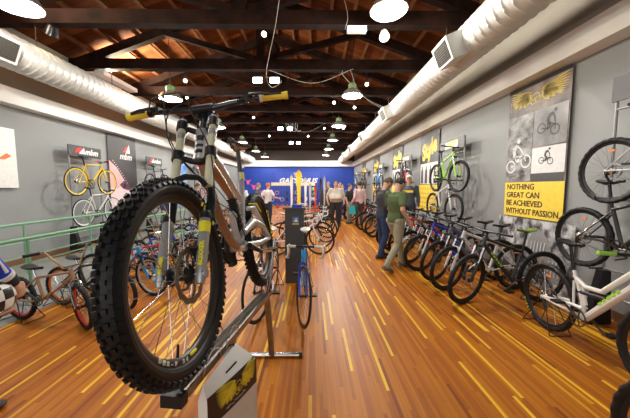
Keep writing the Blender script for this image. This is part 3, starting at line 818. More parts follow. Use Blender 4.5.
hang('fixie', -1, 14.3, 13.33, 1.68, 'white bike hung high past the light blue banner', GW_L, WHITE, RED, WHITE, WHITE, sd=BLK)
hang('fixie', -1, 14.4, 13.43, .93, 'red bike hung low past the light blue banner', GW_L, RED, WHITE, BLK, BLK, sd=BLK)

# ------------------------------------------------------------------ the downhill bike in the foreground, on its steel stand
hy, hp, hl = .055, .055, .126
f_ = Vector((-math.sin(hy), -math.cos(hy), 0)); a_ = Vector((math.cos(hy), -math.sin(hy), 0)); z_ = Vector((0, 0, 1))
f2 = f_*math.cos(hp)+z_*math.sin(hp); z2 = z_*math.cos(hp)-f_*math.sin(hp)
a2 = a_*math.cos(hl)+z2*math.sin(hl); u2 = z2*math.cos(hl)-a_*math.sin(hl)
hc = Vector((-.472, .971, 1.232))
hero = empty('downhill_bike')
hero.matrix_basis = Matrix(((f2.x, a2.x, u2.x, hc.x), (f2.y, a2.y, u2.y, hc.y), (f2.z, a2.z, u2.z, hc.z), (0, 0, 0, 1)))
tag(hero, 'large downhill mountain bike with knobbly tyres and silver copper frame on a steel stand', 'bicycle')
HA = R(64); HX = Vector((-math.cos(HA), 0, math.sin(HA))); HN = Vector((math.sin(HA), 0, math.cos(HA)))
def fx(L, y=0, off=0): return HX*L+HN*off+Vector((0, y, 0))
knob_rubber = mat('knobbly_rubber', (.008, .008, .009), .48, var=.2, scale=60, spec=.3)
cream = mat('fork_cream_gold', (.74, .73, .52), .25, .15); copper = mat('copper_brown_paint', (.36, .20, .11), .35, .3, coat=.2); silverp = mat('silver_frame_paint', (.62, .62, .64), .28, .6)
forkgrey = mat('fork_grey', (.42, .43, .44), .32, .5); yellow_l = mat('yellow_decal', (.85, .78, .03), .5); rotor_m = mat('brake_rotor_steel', (.22, .19, .16), .4, .8)
def hero_tire():
    m = MB(); n = 144; k = 16; Rm, r = .316, .031
    vs = []
    for i in range(n):
        a = 2*PI*i/n
        for j in range(k):
            b = 2*PI*j/k; q = Rm+r*math.cos(b)*1.0
            vs.append((q*math.cos(a), r*1.02*math.sin(b), q*math.sin(a)))
    m.add(vs, [(i*k+j, i*k+(j+1) % k, ((i+1) % n)*k+(j+1) % k, ((i+1) % n)*k+j) for i in range(n) for j in range(k)])
    # knobs: two centre rows, two edge rows
    nk = 66
    for i in range(nk):
        a = 2*PI*i/nk
        for (b, w, l, hgt, sh) in ((-.26, .010, .011, .0055, 0), (.26, .010, .011, .0055, 0), (-.66, .007, .010, .006, .5), (.66, .007, .010, .006, .5), (-1.08, .010, .013, .0065, 0), (1.08, .010, .013, .0065, 0)):
            aa = a+sh*2*PI/nk+(.25*2*PI/nk if b > 0 and abs(b) < .5 else 0)
            er = Vector((math.cos(aa), 0, math.sin(aa))); et = Vector((-math.sin(aa), 0, math.cos(aa))); ey = Vector((0, 1, 0))
            nn = er*math.cos(b)+ey*math.sin(b); ww = ey*math.cos(b)-er*math.sin(b)
            c = er*Rm+nn*(r+hgt*.5)
            rot = Matrix((ww, et, nn)).transposed()
            m.box(c, (w*1.15, l*1.1, hgt+.004), rot)
    return m.mesh('tire', knob_rubber, smooth=False)
ht = hero_tire()
def ring_text(s, rad, a0, da, size, y, m, parent, name='tire_lettering', flip=1):
    allm = bpy.data.meshes.new(name); bmx = bmesh.new()
    for i, ch in enumerate(s):
        a = a0+da*i
        er = Vector((math.cos(a), 0, math.sin(a)))
        et = Vector((-math.sin(a), 0, math.cos(a)))*(1 if da > 0 else -1)
        up_ = er*(-1 if da*flip > 0 else 1)
        o = text(ch, size, m, None, basis((er.x*rad, y, er.z*rad), et, up_), bold=.0008)
        bmx.from_mesh(o.data); bpy.data.objects.remove(o)
    bmx.to_mesh(allm); bmx.free(); allm.materials.append(m)
    return link(name, allm, parent)
def hero_wheel(name, pos, rear=False):
    rimcol = mat('dark_rim', (.045, .035, .03), .35, .5)
    w = link(name, MB().lathe([(.290, -.016), (.290, .016), (.281, .0155), (.268, .008), (.264, 0), (.268, -.008), (.281, -.0155)], axis='y', n=96, closed=True).mesh('rim', rimcol), hero, pos)
    link('tire', ht, w)
    sm = MB(); n = 32
    for i in range(n):
        a = 2*PI*i/n; sd = 1 if i % 2 else -1; a0 = a+(.75 if (i//2) % 2 else -.75)
        sm.tube([(.030*math.cos(a0), sd*.032, .030*math.sin(a0)), (.268*math.cos(a), sd*.003, .268*math.sin(a))], .0013, 4)
    sm.obj('spokes', steel, w)
    MB().lathe([(.012, -.062), (.012, -.05), (.022, -.046), (.036, -.034), (.036, -.029), (.02, -.02), (.02, .02), (.036, .029), (.036, .034), (.022, .046), (.012, .05), (.012, .062)], axis='y', n=20).obj('hub', blackm, w)
    rt = MB(); n = 60; vs = []
    for i in range(n):
        a = 2*PI*i/n; rr = .101+.003*math.cos(12*a); ri = .080+.002*math.cos(12*a)
        for (q, y) in ((rr, .0), (rr, .0022), (ri, .0022), (ri, 0)): vs.append((q*math.cos(a), .036+y, q*math.sin(a)))
    rt.add(vs, [(i*4+j, i*4+(j+1) % 4, ((i+1) % n)*4+(j+1) % 4, ((i+1) % n)*4+j) for i in range(n) for j in range(4)])
    for i in range(6):
        a = PI*i/3; rt.tube([(.022*math.cos(a), .037, .022*math.sin(a)), (.055*math.cos(a+.2), .037, .055*math.sin(a+.2)), (.084*math.cos(a+.62), .037, .084*math.sin(a+.62))], .005, 5)
    rt.obj('brake_rotor', rotor_m, w)
    # rim decals and tyre lettering on the bike's left flank
    gl = mat('pale_decal', (.75, .74, .62), .5)
    if not rear:
        ring_text('MAXXIS', .308, R(146), R(-4.4), .026, .0335, yellow_l, w, flip=-1)
        ring_text('DHR-F 26', .2795, R(-46), R(-4.6), .017, .017, gl, w, 'rim_decal', flip=-1)
        m = MB()
        for i in range(5):
            a = R(-108+5.0*i); m.box((.279*math.cos(a), .0172, .279*math.sin(a)), (.02, .002, .011), Matrix.Rotation(-a-PI/2, 3, 'Y'))
        m = MB().tube([(.275*math.cos(R(-84)), .014, .275*math.sin(R(-84))), (.275*math.cos(R(-92)), .014, .275*math.sin(R(-92)))], .006, 5)
        m.obj('rim_decal', yellow_l, w)
        MB().tube([(.266*math.cos(R(-72)), 0, .266*math.sin(R(-72))), (.225*math.cos(R(-72)), 0, .225*math.sin(R(-72)))], [.005, .004], 8).obj('valve', black, w)
    else:
        ring_text('MAXXIS', .306, R(176), R(-7.5), .044, .0335, yellow_l, w, flip=-1)
        MB().lathe([(.03, -.056), (.036, -.048), (.046, -.04), (.05, -.036)], axis='y', n=24).obj('cassette', steel, w)
    return w
hero_wheel('front_wheel', (0, 0, 0)); hero_wheel('rear_wheel', (-1.135, 0, -.02), True)
# double crown fork
lw = MB()
for y in (-.074, .074):
    lw.tube([fx(-.035, y), fx(-.02, y), fx(.03, y), fx(.22, y)], [.013, .018, .0195, .021], 16)
    lw.tube([fx(-.0, y*.82), fx(.0, y*1.3)], .017, 12)
fork = lw.obj('fork_lowers', forkgrey, hero)
g_ = MB()
for y in (-.074, .074):
    g_.tube([fx(.212, y), fx(.235, y), fx(.245, y)], [.024, .024, .020], 14); g_.tube([fx(.22, y*1.12, -.02), fx(.30, y*1.12, -.022), fx(.37, y*1.05, -.02)], [.020, .019, .014], 10)
g_.tube([fx(.36, -.074, .01), fx(.385, -.05, .035), fx(.39, 0, .045), fx(.385, .05, .035), fx(.36, .074, .01)], .013, 8)
g_.obj('fork_guards', black, fork)
for y in (-.074, .074):
    if y > 0: MB().tube([fx(.155, y), fx(.198, y)], .0222, 16).obj('decal', yellow_l, fork)
    t_ = text('BOXXER', .023 if y > 0 else .016, yellow_l, fork, basis(fx(.070 if y > 0 else .04, y+.006, .0212), HX*1.0, Vector((0, 1, 0)).cross(HX*1.0).cross(HX)*0+Vector((0, -1, 0))), bold=.001, name='decal')
    t_.hide_render = False
st_ = MB()
for y in (-.074, .074):
    st_.tube([fx(.36, y), fx(.735, y)], .0175, 18)
st_.obj('fork_stanchions', cream, hero)
ring = MB()
for y in (-.074, .074):
    ring.tube([fx(.625, y), fx(.655, y)], .0195, 16)
ring.obj('stanchion_bands', forkgrey, hero)
cr_ = MB()
for L, r in ((.53, .026), (.70, .025)):
    for y in (-.074, .074): cr_.tube([fx(L-.022, y), fx(L+.022, y)], r, 14)
    cr_.tube([fx(L, -.074), fx(L, -.035, -.04), fx(L, .0, -.052), fx(L, .035, -.04), fx(L, .074)], [.012, .014, .018, .014, .012], 10)
cr_.obj('fork_crowns', black, hero)
cp = MB()
for y in (-.074, .074): cp.tube([fx(.735, y), fx(.745, y)], [.018, .014], 14)
cp.obj('stanchion_caps', mat('blue_anodised', (.02, .05, .45), .3, .5), hero)
# frame
fr_ = MB()
hb0, hb1 = fx(.54, 0, -.052), fx(.69, 0, -.052)
fr_.tube([hb0-HX*.01, hb0+HX*.02, hb1-HX*.02, hb1+HX*.01], [.034, .029, .029, .034], 18)
mast = [Vector((-.655, 0, .0)), Vector((-.75, 0, .12)), Vector((-.83, 0, .29)), Vector((-.865, 0, .43))]
fr_.tube(mast, [.03, .024, .020, .019], 12)
fr_.tube([hb0+HX*.10, Vector((-.50, 0, .47)), Vector((-.68, 0, .36)), Vector((-.84, 0, .26))], [.030, .028, .022, .018], 12, flat=.8)
fr_.tube([Vector((-.60, 0, .20)), Vector((-.70, 0, .17)), Vector((-.80, 0, .14))], .018, 10)
fr_.tube([Vector((-.65, 0, .0)), Vector((-.62, 0, .10)), Vector((-.60, 0, .20))], [.03, .02, .018], 10)
fr_.lathe([(.030, -.045), (.030, .045)], (-.650, 0, .0), 'y', 18)
frame = fr_.obj('frame', silverp, hero)
cpn = MB()
cpn.tube([hb0+HX*.045+HN*-.02, Vector((-.46, 0, .41)), Vector((-.60, 0, .32)), Vector((-.73, 0, .22))], [.027, .026, .022, .016], 12, flat=.9)
cpn.tube([hb0+HX*.0+HN*-.02, Vector((-.38, 0, .27)), Vector((-.46, 0, .13)), Vector((-.54, 0, .04)), Vector((-.64, 0, .0))], [.025, .025, .024, .023, .022], 12, flat=.9)
cpn.obj('copper_tubes', copper, frame)
hd = MB()
for i, (a, b_) in enumerate(((.0, .02), (.035, .05), (.07, .10))):
    hd.tube([hb0+HX*(.02+a)+HN*.004, hb0+HX*(.02+b_)+HN*.004], .0262, 12)
hd.obj('head_decal', black, frame)
sk = MB().tube([Vector((-.63, 0, .29)), Vector((-.72, 0, .05))], .026, 14)
for i in range(7):
    p_ = Vector((-.635, 0, .28)).lerp(Vector((-.70, 0, .10)), i/6); sk.lathe([(.030, -.005), (.036, 0), (.030, .005)], p_, 'z', 16)
sk.obj('rear_shock', black, hero)
sa = MB()
rh = Vector((-1.135, 0, -.02))
for y in (-1, 1):
    sa.tube([Vector((-.67, .035*y, .08)), Vector((-.82, .055*y, .13)), Vector((-1.0, .07*y, .085)), rh+Vector((0, .078*y, .01))], [.022, .026, .020, .016], 12)
    sa.tube([Vector((-.68, .04*y, .0)), Vector((-.90, .062*y, -.02)), rh+Vector((0, .078*y, -.0))], [.02, .018, .015], 12)
    sa.tube([Vector((-.82, .03*y, .22)), Vector((-.86, .06*y, .22)), Vector((-.98, .07*y, .12)), rh+Vector((0, .078*y, .01))], [.016, .018, .015, .012], 12)
arm = sa.obj('swing_arm', silverp, hero)
ya = MB()
ya.tube([Vector((-.80, .05, .25)), Vector((-.86, .083, .245)), Vector((-.93, .09, .19))], [.004, .006, .004], 8)
ya.obj('yellow_decal', yellow_l, arm)
# seat
sp_ = MB().tube([Vector((-.857, 0, .40)), Vector((-.885, 0, .615))], .0155, 14); sp_.tube([Vector((-.97, .02, .628)), Vector((-.885, .02, .615)), Vector((-.80, .02, .635))], .005, 6); sp_.tube([Vector((-.97, -.02, .628)), Vector((-.885, -.02, .615)), Vector((-.80, -.02, .635))], .005, 6)
sp_.obj('seat_post', darkst, hero)
MB().tube([Vector((-.862, 0, .415)), Vector((-.868, 0, .465))], .024, 14).obj('seat_clamp', silverp, hero)
MB().box(Vector((-.845, .018, .44)), (.006, .02, .035)).obj('seat_clamp_decal', yellow_l, hero)
sdl = link('saddle', saddle_mesh(Vector((-.905, 0, .66)), mat('saddle_dark_grey', (.05, .05, .055), .5), .075, .29, 20), hero)
link('saddle_underside', saddle_mesh(Vector((-.905, 0, .648)), mat('saddle_tan_underside', (.50, .34, .20), .5), .050, .22, 20), sdl)
# cranks
bbp = Vector((-.650, 0, .0)); ck = MB()
ca = R(-22)
pc = []
for y in (-1, 1):
    e = bbp+Vector((-.165*math.cos(ca)*y, .085*y, .165*math.sin(ca)*y)); ck.tube([bbp+Vector((0, .065*y, 0)), e], [.017, .013], 10); pc.append(e+Vector((0, .06*y, 0)))
ck.lathe([(.085, -.058), (.085, -.046), (.03, -.046), (.03, -.058)], bbp, 'y', 30, closed=True)
crk = ck.obj('crankset', black, hero)
for e in pc:
    pd_ = MB().box(e, (.10, .095, .018)).obj('pedal', black, crk, smooth=False)
    for s_ in (-1, 1): MB().box(e+Vector((.052*s_, 0, 0)), (.006, .06, .012)).obj('pedal_reflector', mat('amber_reflector', (.85, .30, .04), .3), pd_, smooth=False)
gd = MB(); gd.lathe([(.055, -.070), (.095, -.070), (.095, -.064), (.055, -.064)], bbp, 'y', 24, closed=True); gd.box(bbp+Vector((-.03, -.06, -.09)), (.07, .03, .05)); gd.obj('chain_guide', black, hero)
dr = MB().tube([rh+Vector((0, -.085, 0)), rh+Vector((.02, -.075, -.08)), rh+Vector((.07, -.06, -.13))], [.014, .016, .02], 10); dr.obj('rear_derailleur', blackm, hero)
chn = MB(); chn.tube([bbp+Vector((0, -.052, .083)), rh+Vector((0, -.045, .045))], .004, 5); chn.tube([bbp+Vector((0, -.052, -.083)), rh+Vector((.07, -.05, -.13))], .004, 5); chn.obj('chain', darkst, hero)
cal = MB().box(fx(.085, .052, -.03), (.055, .03, .09), Matrix.Rotation(R(26), 3, 'Y')); cal.tube([fx(.02, .07, -.02), fx(.15, .066, -.035)], .012, 8)
cal.obj('brake_caliper', black, hero)
# cockpit
bc = fx(.828, 0, -.03); bw = .42
stm = MB(); stm.tube([fx(.70, 0, -.052), fx(.82, 0, -.05)], .020, 12); stm.tube([fx(.79, -.03, -.05), fx(.84, -.03, -.03)], .014, 8); stm.tube([fx(.79, .03, -.05), fx(.84, .03, -.03)], .014, 8); stm.tube([bc+Vector((0, -.05, 0)), bc+Vector((0, .05, 0))], .024, 12)
stm.obj('stem', black, hero)
bp = [bc+Vector((-.055, -bw, .032)), bc+Vector((-.03, -bw*.62, .028)), bc+Vector((-.008, -bw*.33, .012)), bc+Vector((0, -.06, 0)), bc+Vector((0, .06, 0)), bc+Vector((-.008, bw*.33, .012)), bc+Vector((-.03, bw*.62, .028)), bc+Vector((-.055, bw, .032))]
hb_ = MB().tube(bp, [.011, .0115, .0145, .016, .016, .0145, .0115, .011], 14).obj('handlebar', mat('dark_grey_bar', (.06, .06, .065), .22, .7), hero)
for e, q in ((bp[0], bp[1]), (bp[-1], bp[-2])):
    d = (q-e).normalized()
    gp = MB().tube([e-d*.006, e, e+d*.006, e+d*.02, e+d*.125, e+d*.13], [.014, .020, .020, .0175, .0175, .019], 16).obj('grip', mat('yellow_grip', (.88, .66, .05), .5), hb_)
    for an in (0, PI*.9):
        MB().box(e+d*.07+HX*.0+Vector((0, 0, 0))+(HX*math.sin(an)+HN*math.cos(an))*.0165, (.012, .085, .006), Matrix((HX*0+HN*math.sin(an)+HX*-math.cos(an), d, HX*math.sin(an)+HN*math.cos(an))).transposed()).obj('grip_stripe', black, gp, smooth=False)
    MB().tube([e-d*.008, e-d*.002], [.017, .019], 16).obj('grip_end', black, gp)
    MB().tube([e+d*.128, e+d*.142], .0205, 16).obj('lock_ring', white_pl if e.y > 0 else black, gp)
    lv = MB(); b0 = e+d*.185
    lv.box(b0+HN*.02-HX*.012, (.035, .04, .03)); lv.tube([b0+HN*.03-HX*.015, b0+HN*.055-HX*.03-d*.01, b0-d*.06+HN*.065-HX*.04, b0-d*.11+HN*.06-HX*.045], [.010, .008, .0065, .007], 8)
    lv.obj('brake_lever', black, hb_)
    MB().tube([b0+d*.04-HX*.01, b0+d*.05-HX*.035+HN*.02], [.016, .012], 10).obj('shifter', black, hb_)
def bez(ps, n=14):
    ps = [Vector(p) for p in ps]; out = []
    ext = [ps[0]*2-ps[1]]+ps+[ps[-1]*2-ps[-2]]
    for i in range(1, len(ext)-2):
        p0, p1, p2, p3 = ext[i-1:i+3]
        for k in range(n):
            t = k/n; out.append(.5*((2*p1)+(-p0+p2)*t+(2*p0-5*p1+4*p2-p3)*t*t+(-p0+3*p1-3*p2+p3)*t**3))
    out.append(ps[-1]); return out
lb, rb = bp[0].lerp(bp[1], .9), bp[-1].lerp(bp[-2], .9)
for ps in ([lb+HN*.03, lb+Vector((.06, .05, .045)), fx(.80, -.03, .10), fx(.68, .02, .09), fx(.50, .095, .05), fx(.30, .10, -.01), fx(.12, .075, -.035)],
           [rb+HN*.03, rb+Vector((.05, -.09, .02)), fx(.80, .02, .06), fx(.68, -.07, .11), fx(.52, -.05, .10), fx(.42, .02, .03), fx(.36, .05, -.12), (-.5, .045, .2), (-.72, .045, .0)],
           [lb+HN*.02+Vector((0, .05, 0)), fx(.86, -.12, .10), fx(.74, -.09, .13), fx(.6, -.09, .06), fx(.5, -.05, -.06), (-.5, -.04, .36), (-.8, -.04, .2)]):
    MB().tube(bez(ps), .0028, 6).obj('control_cable', black, hero)
# ---- the steel display stand
sm_ = mat('bare_steel_bar', (.25, .22, .20), .35, .9, var=.2)
stand = empty('bike_display_stand', (-.40, 1.4, 0)); tag(stand, 'bare steel inclined rail stand carrying the big downhill bike', 'bike stand')
def loc(p): return Vector(p)-Vector((-.40, 1.4, 0))
P0, P1 = loc((-.452, .868, .855)), loc((-.325, 1.965, .782))
d = (P1-P0); dn = d.normalized(); side = Vector((dn.y, -dn.x, 0)).normalized(); upv = side.cross(dn)
rl_ = MB(); rot = Matrix((side, dn, upv)).transposed()
rl_.box((P0+P1)/2-upv*.008, (.070, d.length, .006), rot)
for s_ in (-1, 1): rl_.box((P0+P1)/2+side*.034*s_+upv*.006, (.005, d.length, .032), rot)
rl_.obj('rail', sm_, stand, smooth=False)
MB().box(P0-dn*.012, (.074, .035, .04), rot).obj('end_cap', black, stand, smooth=False)
lg = MB(); a = P1-dn*.02-upv*.02; b = loc((-.365, 2.395, .03)); lg.tube([a, b], .030, 4, flat=.9); lg.obj('leg', sm_, stand, smooth=False)
lg = MB(); a = P0+dn*.45-upv*.02; b = loc((-.42, .9, .03)); lg.tube([a, b], .030, 4, flat=.9); lg.obj('leg', sm_, stand, smooth=False)
for yy, xx in ((2.40, -.365), (.88, -.42)):
    fb = MB().tube([loc((xx-.27, yy, .022)), loc((xx+.25, yy, .022))], .021, 12).obj('foot_bar', steel, stand)
    for s_ in (-.285, .265): MB().tube([loc((xx+s_-.02, yy, .022)), loc((xx+s_+.01, yy, .022))], .024, 12).obj('foot_cap', black, fb)
MB().tube([P1-dn*.03, P1+Vector((.01, .03, .06)), loc((-.285, 2.06, 1.16))], .010, 10).obj('rear_upright', steel, stand)
for s0 in (.10, .30):
    c0 = P0+dn*s0
    for s_ in (-1, 1):
        MB().tube(bez([c0+side*.037*s_, c0+side*.05*s_+upv*.05, c0+dn*.05+side*.048*s_+upv*.075, c0+dn*.12+side*.045*s_+upv*.05, c0+dn*.15+side*.037*s_], 6), .004, 8).obj('wheel_hoop', steel, stand)
MB().tube(bez([P0+dn*.335+side*.037, P0+dn*.335+side*.06+upv*.01, P0+dn*.335+side*.055-upv*.015], 6), .003, 6).obj('bag_hook', blackm, stand)
# ---- shopping bag hanging from the rail
bag_w = mat('white_bag_paper', (.80, .78, .74), .55, var=.03, bump=.2, scale=9); bag_b = mat('bag_dark_brown_band', (.045, .022, .018), .5); bag_be = mat('bag_beige_panel', (.66, .60, .52), .6); gold = mat('gold_yellow_print', (.80, .62, .04), .5)
bag = empty('shopping_bag', (-.36, 1.08, .83)); tag(bag, 'white paper carrier bag with dark band and golden wings hanging from the stand rail', 'bag')
def bagp(s, t, off=0.0):
    """s 0..1 from near to far along the rail, t metres down the outer face"""
    ridge = Vector((-.395, .945, .835)).lerp(Vector((-.352, 1.215, .835)), s)
    bul = .012+.083*s+.006*math.sin(s*PI)
    q = min(t/.10, 1.0)
    x = bul*q; z = -(t*.62 if t < .10 else .062+(t-.10))
    return ridge+Vector((x+off, -.012*s*q, z+off*.5))-Vector((-.36, 1.08, .83))
def grid(fn, ns, ntt, t0, t1, s0=0.0, s1=1.0):
    m = MB(); vs = [fn(s0+(s1-s0)*i/ns, t0+(t1-t0)*j/ntt) for i in range(ns+1) for j in range(ntt+1)]
    return m.add(vs, [(i*(ntt+1)+j, (i+1)*(ntt+1)+j, (i+1)*(ntt+1)+j+1, i*(ntt+1)+j+1) for i in range(ns) for j in range(ntt)])
body = grid(bagp, 12, 24, 0, .46)
def bagback(s, t):
    p = bagp(s, t); r0 = bagp(s, 0); p.x = r0.x-.02*min(t/.1, 1); return p
nb = len(body.v); g2 = grid(bagback, 12, 24, 0, .46); body.add(g2.v, [tuple(reversed(f)) for f in g2.f])
for i in (0, 12):
    for j in range(24):
        k0, k1 = i*25+j, i*25+j+1; body.f.append((k0, k1, nb+k1, nb+k0) if i else (k0, nb+k0, nb+k1, k1))
for i in range(12): body.f.append((i*25+24, (i+1)*25+24, nb+(i+1)*25+24, nb+i*25+24))
bagm = body.obj('bag_body', bag_w, bag)
def band_s(lo, hi, m, nm, off=.0015):
    mm = MB(); n = 14; vs = []
    for i in range(n+1):
        s = i/n
        for k in range(9):
            vs.append(bagp(s, lo(s)+(hi(s)-lo(s))*k/8, off))
    mm.add(vs, [(i*9+k, (i+1)*9+k, (i+1)*9+k+1, i*9+k+1) for i in range(n) for k in range(8)])
    return mm.obj(nm, m, bagm)
band_s(lambda s: .088, lambda s: .215, bag_b, 'dark_band')
band_s(lambda s: .215, lambda s: .455, bag_be, 'beige_panel')
sl_ = MB(); sl_.tube([bagp(.42+.26*i/8, .052, .003) for i in range(9)], .005, 8, flat=.4); sl_.obj('handle_slot', black, bagm)
def wing_parts():
    """winged emblem in a -1..1 by -.4..4 frame: feather outlines and a centre knot, as thin closed ribbons"""
    polys = []
    for s in (-1, 1):
        for row, (x0, y0, n, L, spread) in enumerate(((.14, .16, 9, .88, .62), (.14, .04, 7, .60, .52), (.14, -.06, 5, .36, .42))):
            for i in range(n):
                t = i/(n-1); a = .30-.85*t*spread/.62-.16*row; l = L*(1-.30*t); w = .05
                bx, by = x0+.02*i, y0+.10-.17*t
                ex, ey = bx+l*math.cos(a), by+l*math.sin(a)
                nx, ny = -math.sin(a)*w, math.cos(a)*w
                pts = [(bx, by)]
                for k in range(1, 7):
                    u = k/6; pts.append((bx+(ex-bx)*u+nx*math.sin(PI*u**.7)*.8, by+(ey-by)*u+ny*math.sin(PI*u**.7)*.8))
                for k in range(6, 0, -1):
                    u = k/7; pts.append((bx+(ex-bx)*u-nx*.25*math.sin(PI*u), by+(ey-by)*u-ny*.25*math.sin(PI*u)))
                polys.append([(s*x, y) for x, y in pts])
    loops = [[(.14*math.cos(a)-.02, .16*math.sin(a)+.02) for a in [2*PI*k/18 for k in range(18)]],
             [(.10*math.cos(a)+.07, .12*math.sin(a)-.10) for a in [2*PI*k/18 for k in range(18)]],
             [(.09*math.cos(a)-.09, .11*math.sin(a)-.14) for a in [2*PI*k/18 for k in range(18)]]]
    return polys+loops
def wing_emblem(fn, m, parent, th=.018, name='winged_emblem'):
    mb = MB()
    for pl in wing_parts():
        n = len(pl); cx = sum(p[0] for p in pl)/n; cy = sum(p[1] for p in pl)/n
        # ribbon outline
        vs = []
        for i in range(n):
            p, q, r_ = Vector((*pl[i-1], 0)), Vector((*pl[i], 0)), Vector((*pl[(i+1) % n], 0))
            tt = (r_-p); tt = tt.normalized() if tt.length > 1e-6 else Vector((1, 0, 0)); nn = Vector((-tt.y, tt.x, 0))*th*.5
            vs += [fn(q.x+nn.x, q.y+nn.y), fn(q.x-nn.x, q.y-nn.y)]
        mb.add(vs, [(2*i, 2*((i+1) % n), 2*((i+1) % n)+1, 2*i+1) for i in range(n)])
    return mb.obj(name, m, parent, smooth=False)
def bag_uv(x, y):
    # emblem runs along the band, from its near to its far end
    s = .55+.42*x; t = .147-.125*y
    return bagp(max(0, min(1, s)), t, .0035)
wing_emblem(bag_uv, gold, bagm, .026)
stx = MB()
for i in range(13):
    stx.tube([bagp(.30+.4*i/13, .196+.004*math.sin(i*2.1), .003), bagp(.30+.4*(i+.7)/13, .196-.004*math.sin(i*1.3), .003)], .0015, 4)
stx.obj('script_line', mat('pale_print', (.6, .55, .5), .5), bagm)

# ------------------------------------------------------------------ ramp railing on the left
green_rail = mat('pale_green_paint', (.20, .42, .25), .4)
def railing(x, y0, y1, posts, top, label):
    e = empty('ramp_railing', (x, y0, 0)); tag(e, label, 'railing', 'railings of the left ramp')
    for z, r in ((top, .024), (top-.33, .010), (top-.58, .010)): MB().tube([(0, 0, z), (0, y1-y0, z)], r, 10).obj('rail', green_rail, e)
    for y in posts: MB().tube([(0, y-y0, 0), (0, y-y0, top)], .019, 10).obj('post', green_rail, e)
railing(-3.78, 1.2, 9.5, [1.3, 3.65, 5.9, 7.9, 9.4], .87, 'pale green tube railing nearer the bikes on the ramp side')
railing(-5.12, 1.2, 9.5, [1.3, 3.0, 4.9, 6.35, 7.9, 9.4], .90, 'pale green tube railing farther off, in front of the left wall')

# ------------------------------------------------------------------ banners and posters
banner_black = mat('banner_black', (.03, .028, .03), .5); ban_yellow = mat('banner_yellow', (.86, .62, .06), .55); ban_gold = mat('banner_gold', (.85, .66, .12), .5)
photo_bw = picture_material('photo_forest', 5, (.012, .012, .012), (.42, .42, .42), 3.1, (1, 1, 1.6)); photo_sky = picture_material('photo_sky', 1.2, (.16, .16, .165), (.48, .48, .49), 8.0)
photo_brown = picture_material('photo_brown', 2.0, (.05, .035, .03), (.35, .29, .25), 5.0); photo_rock = picture_material('photo_rock', 7, (.05, .05, .055), (.62, .62, .64), 1.3, (1, 1, .6), (.42, .6))
ink = mat('ink_dark_brown', (.05, .025, .02), .5); bw_dark = mat('picture_dark_grey', (.06, .06, .065), .5); bw_mid = mat('picture_mid_grey', (.28, .28, .29), .5); bw_light = mat('picture_light_grey', (.66, .66, .67), .5)
def rider(mt, s, m, m2, parent, name='rider_figure'):
    """small printed silhouette of a cyclist in the air"""
    mb = MB()
    def stroke(pts, w):
        for (x0, y0), (x1, y1) in zip(pts[:-1], pts[1:]):
            dx, dy = x1-x0, y1-y0; L = math.hypot(dx, dy) or 1; nx, ny = -dy/L*w, dx/L*w
            mb.add([mt @ Vector((a*s, b*s, .002)) for a, b in ((x0+nx, y0+ny), (x1+nx*.8, y1+ny*.8), (x1-nx*.8, y1-ny*.8), (x0-nx, y0-ny))], [(0, 1, 2, 3)])
    def ringp(cx, cy, r, w):
        n = 20; vs = []
        for i in range(n):
            a = 2*PI*i/n; vs += [mt @ Vector(((cx+(r+w)*math.cos(a))*s, (cy+(r+w)*math.sin(a))*s, .002)), mt @ Vector(((cx+(r-w)*math.cos(a))*s, (cy+(r-w)*math.sin(a))*s, .002))]
        mb.add(vs, [(2*i, 2*((i+1) % n), 2*((i+1) % n)+1, 2*i+1) for i in range(n)])
    ringp(-.45, -.35, .27, .035); ringp(.45, -.15, .27, .035)
    stroke([(-.45, -.35), (-.05, -.28), (.30, .12), (-.18, .02), (-.05, -.28)], .035); stroke([(.45, -.15), (.28, .22), (.18, .28)], .03)
    stroke([(-.22, .10), (-.30, .40), (-.10, .62)], .11); stroke([(-.10, .60), (.10, .45), (.22, .27)], .05); stroke([(-.24, .12), (.02, .05), (-.05, -.25)], .07)
    n = 14; mb.add([mt @ Vector(((-.02+.11*math.cos(2*PI*i/n))*s, (.80+.11*math.sin(2*PI*i/n))*s, .003)) for i in range(n)], [tuple(range(n))])
    return mb.obj(name, m, parent, smooth=False)
def panel(parent, mt, x0, x1, y0, y1, m, name, z=.001):
    return MB().prism([(x0, y0), (x1, y0), (x1, y1), (x0, y1)], mt @ Matrix.Translation((0, 0, z)), .002).obj(name, m, parent, smooth=False)
# large banner on the right wall, its face towards the hall; local x runs from far to near
def wall_basis(side, y, z, off=.03):
    return basis((XL+off, y, z), (0, 1, 0), (0, 0, 1)) if side < 0 else basis((XR-off, y, z), (0, -1, 0), (0, 0, 1))
yb0, yb1 = 3.74, 4.90; W_ = yb1-yb0; cy = (yb0+yb1)/2
big = MB().prism([(-W_/2, 1.06), (W_/2, 1.06), (W_/2, 3.16), (-W_/2, 3.16)], wall_basis(1, cy, 0, .035), .004).obj('wall_banner', photo_brown, smooth=False)
tag(big, 'tall banner with golden wings, two cycling photos and yellow text panel on the right wall', 'banner')
mt = wall_basis(1, cy, 0, .040)
panel(big, mt, -W_/2+.02, -.03, 1.64, 2.72, photo_bw, 'printed_photo'); panel(big, mt, -.02, W_/2-.02, 2.17, 2.72, photo_sky, 'printed_photo'); panel(big, mt, -.02, W_/2-.02, 1.64, 2.15, bw_light, 'printed_photo')
panel(big, mt, -.02, W_/2-.02, 1.64, 1.76, bw_dark, 'printed_ground', .003)
panel(big, mt, -W_/2, W_/2, 1.06, 1.63, ban_yellow, 'yellow_text_panel')
panel(big, mt, -W_/2, W_/2, 3.13, 3.18, black, 'top_rail', .002)
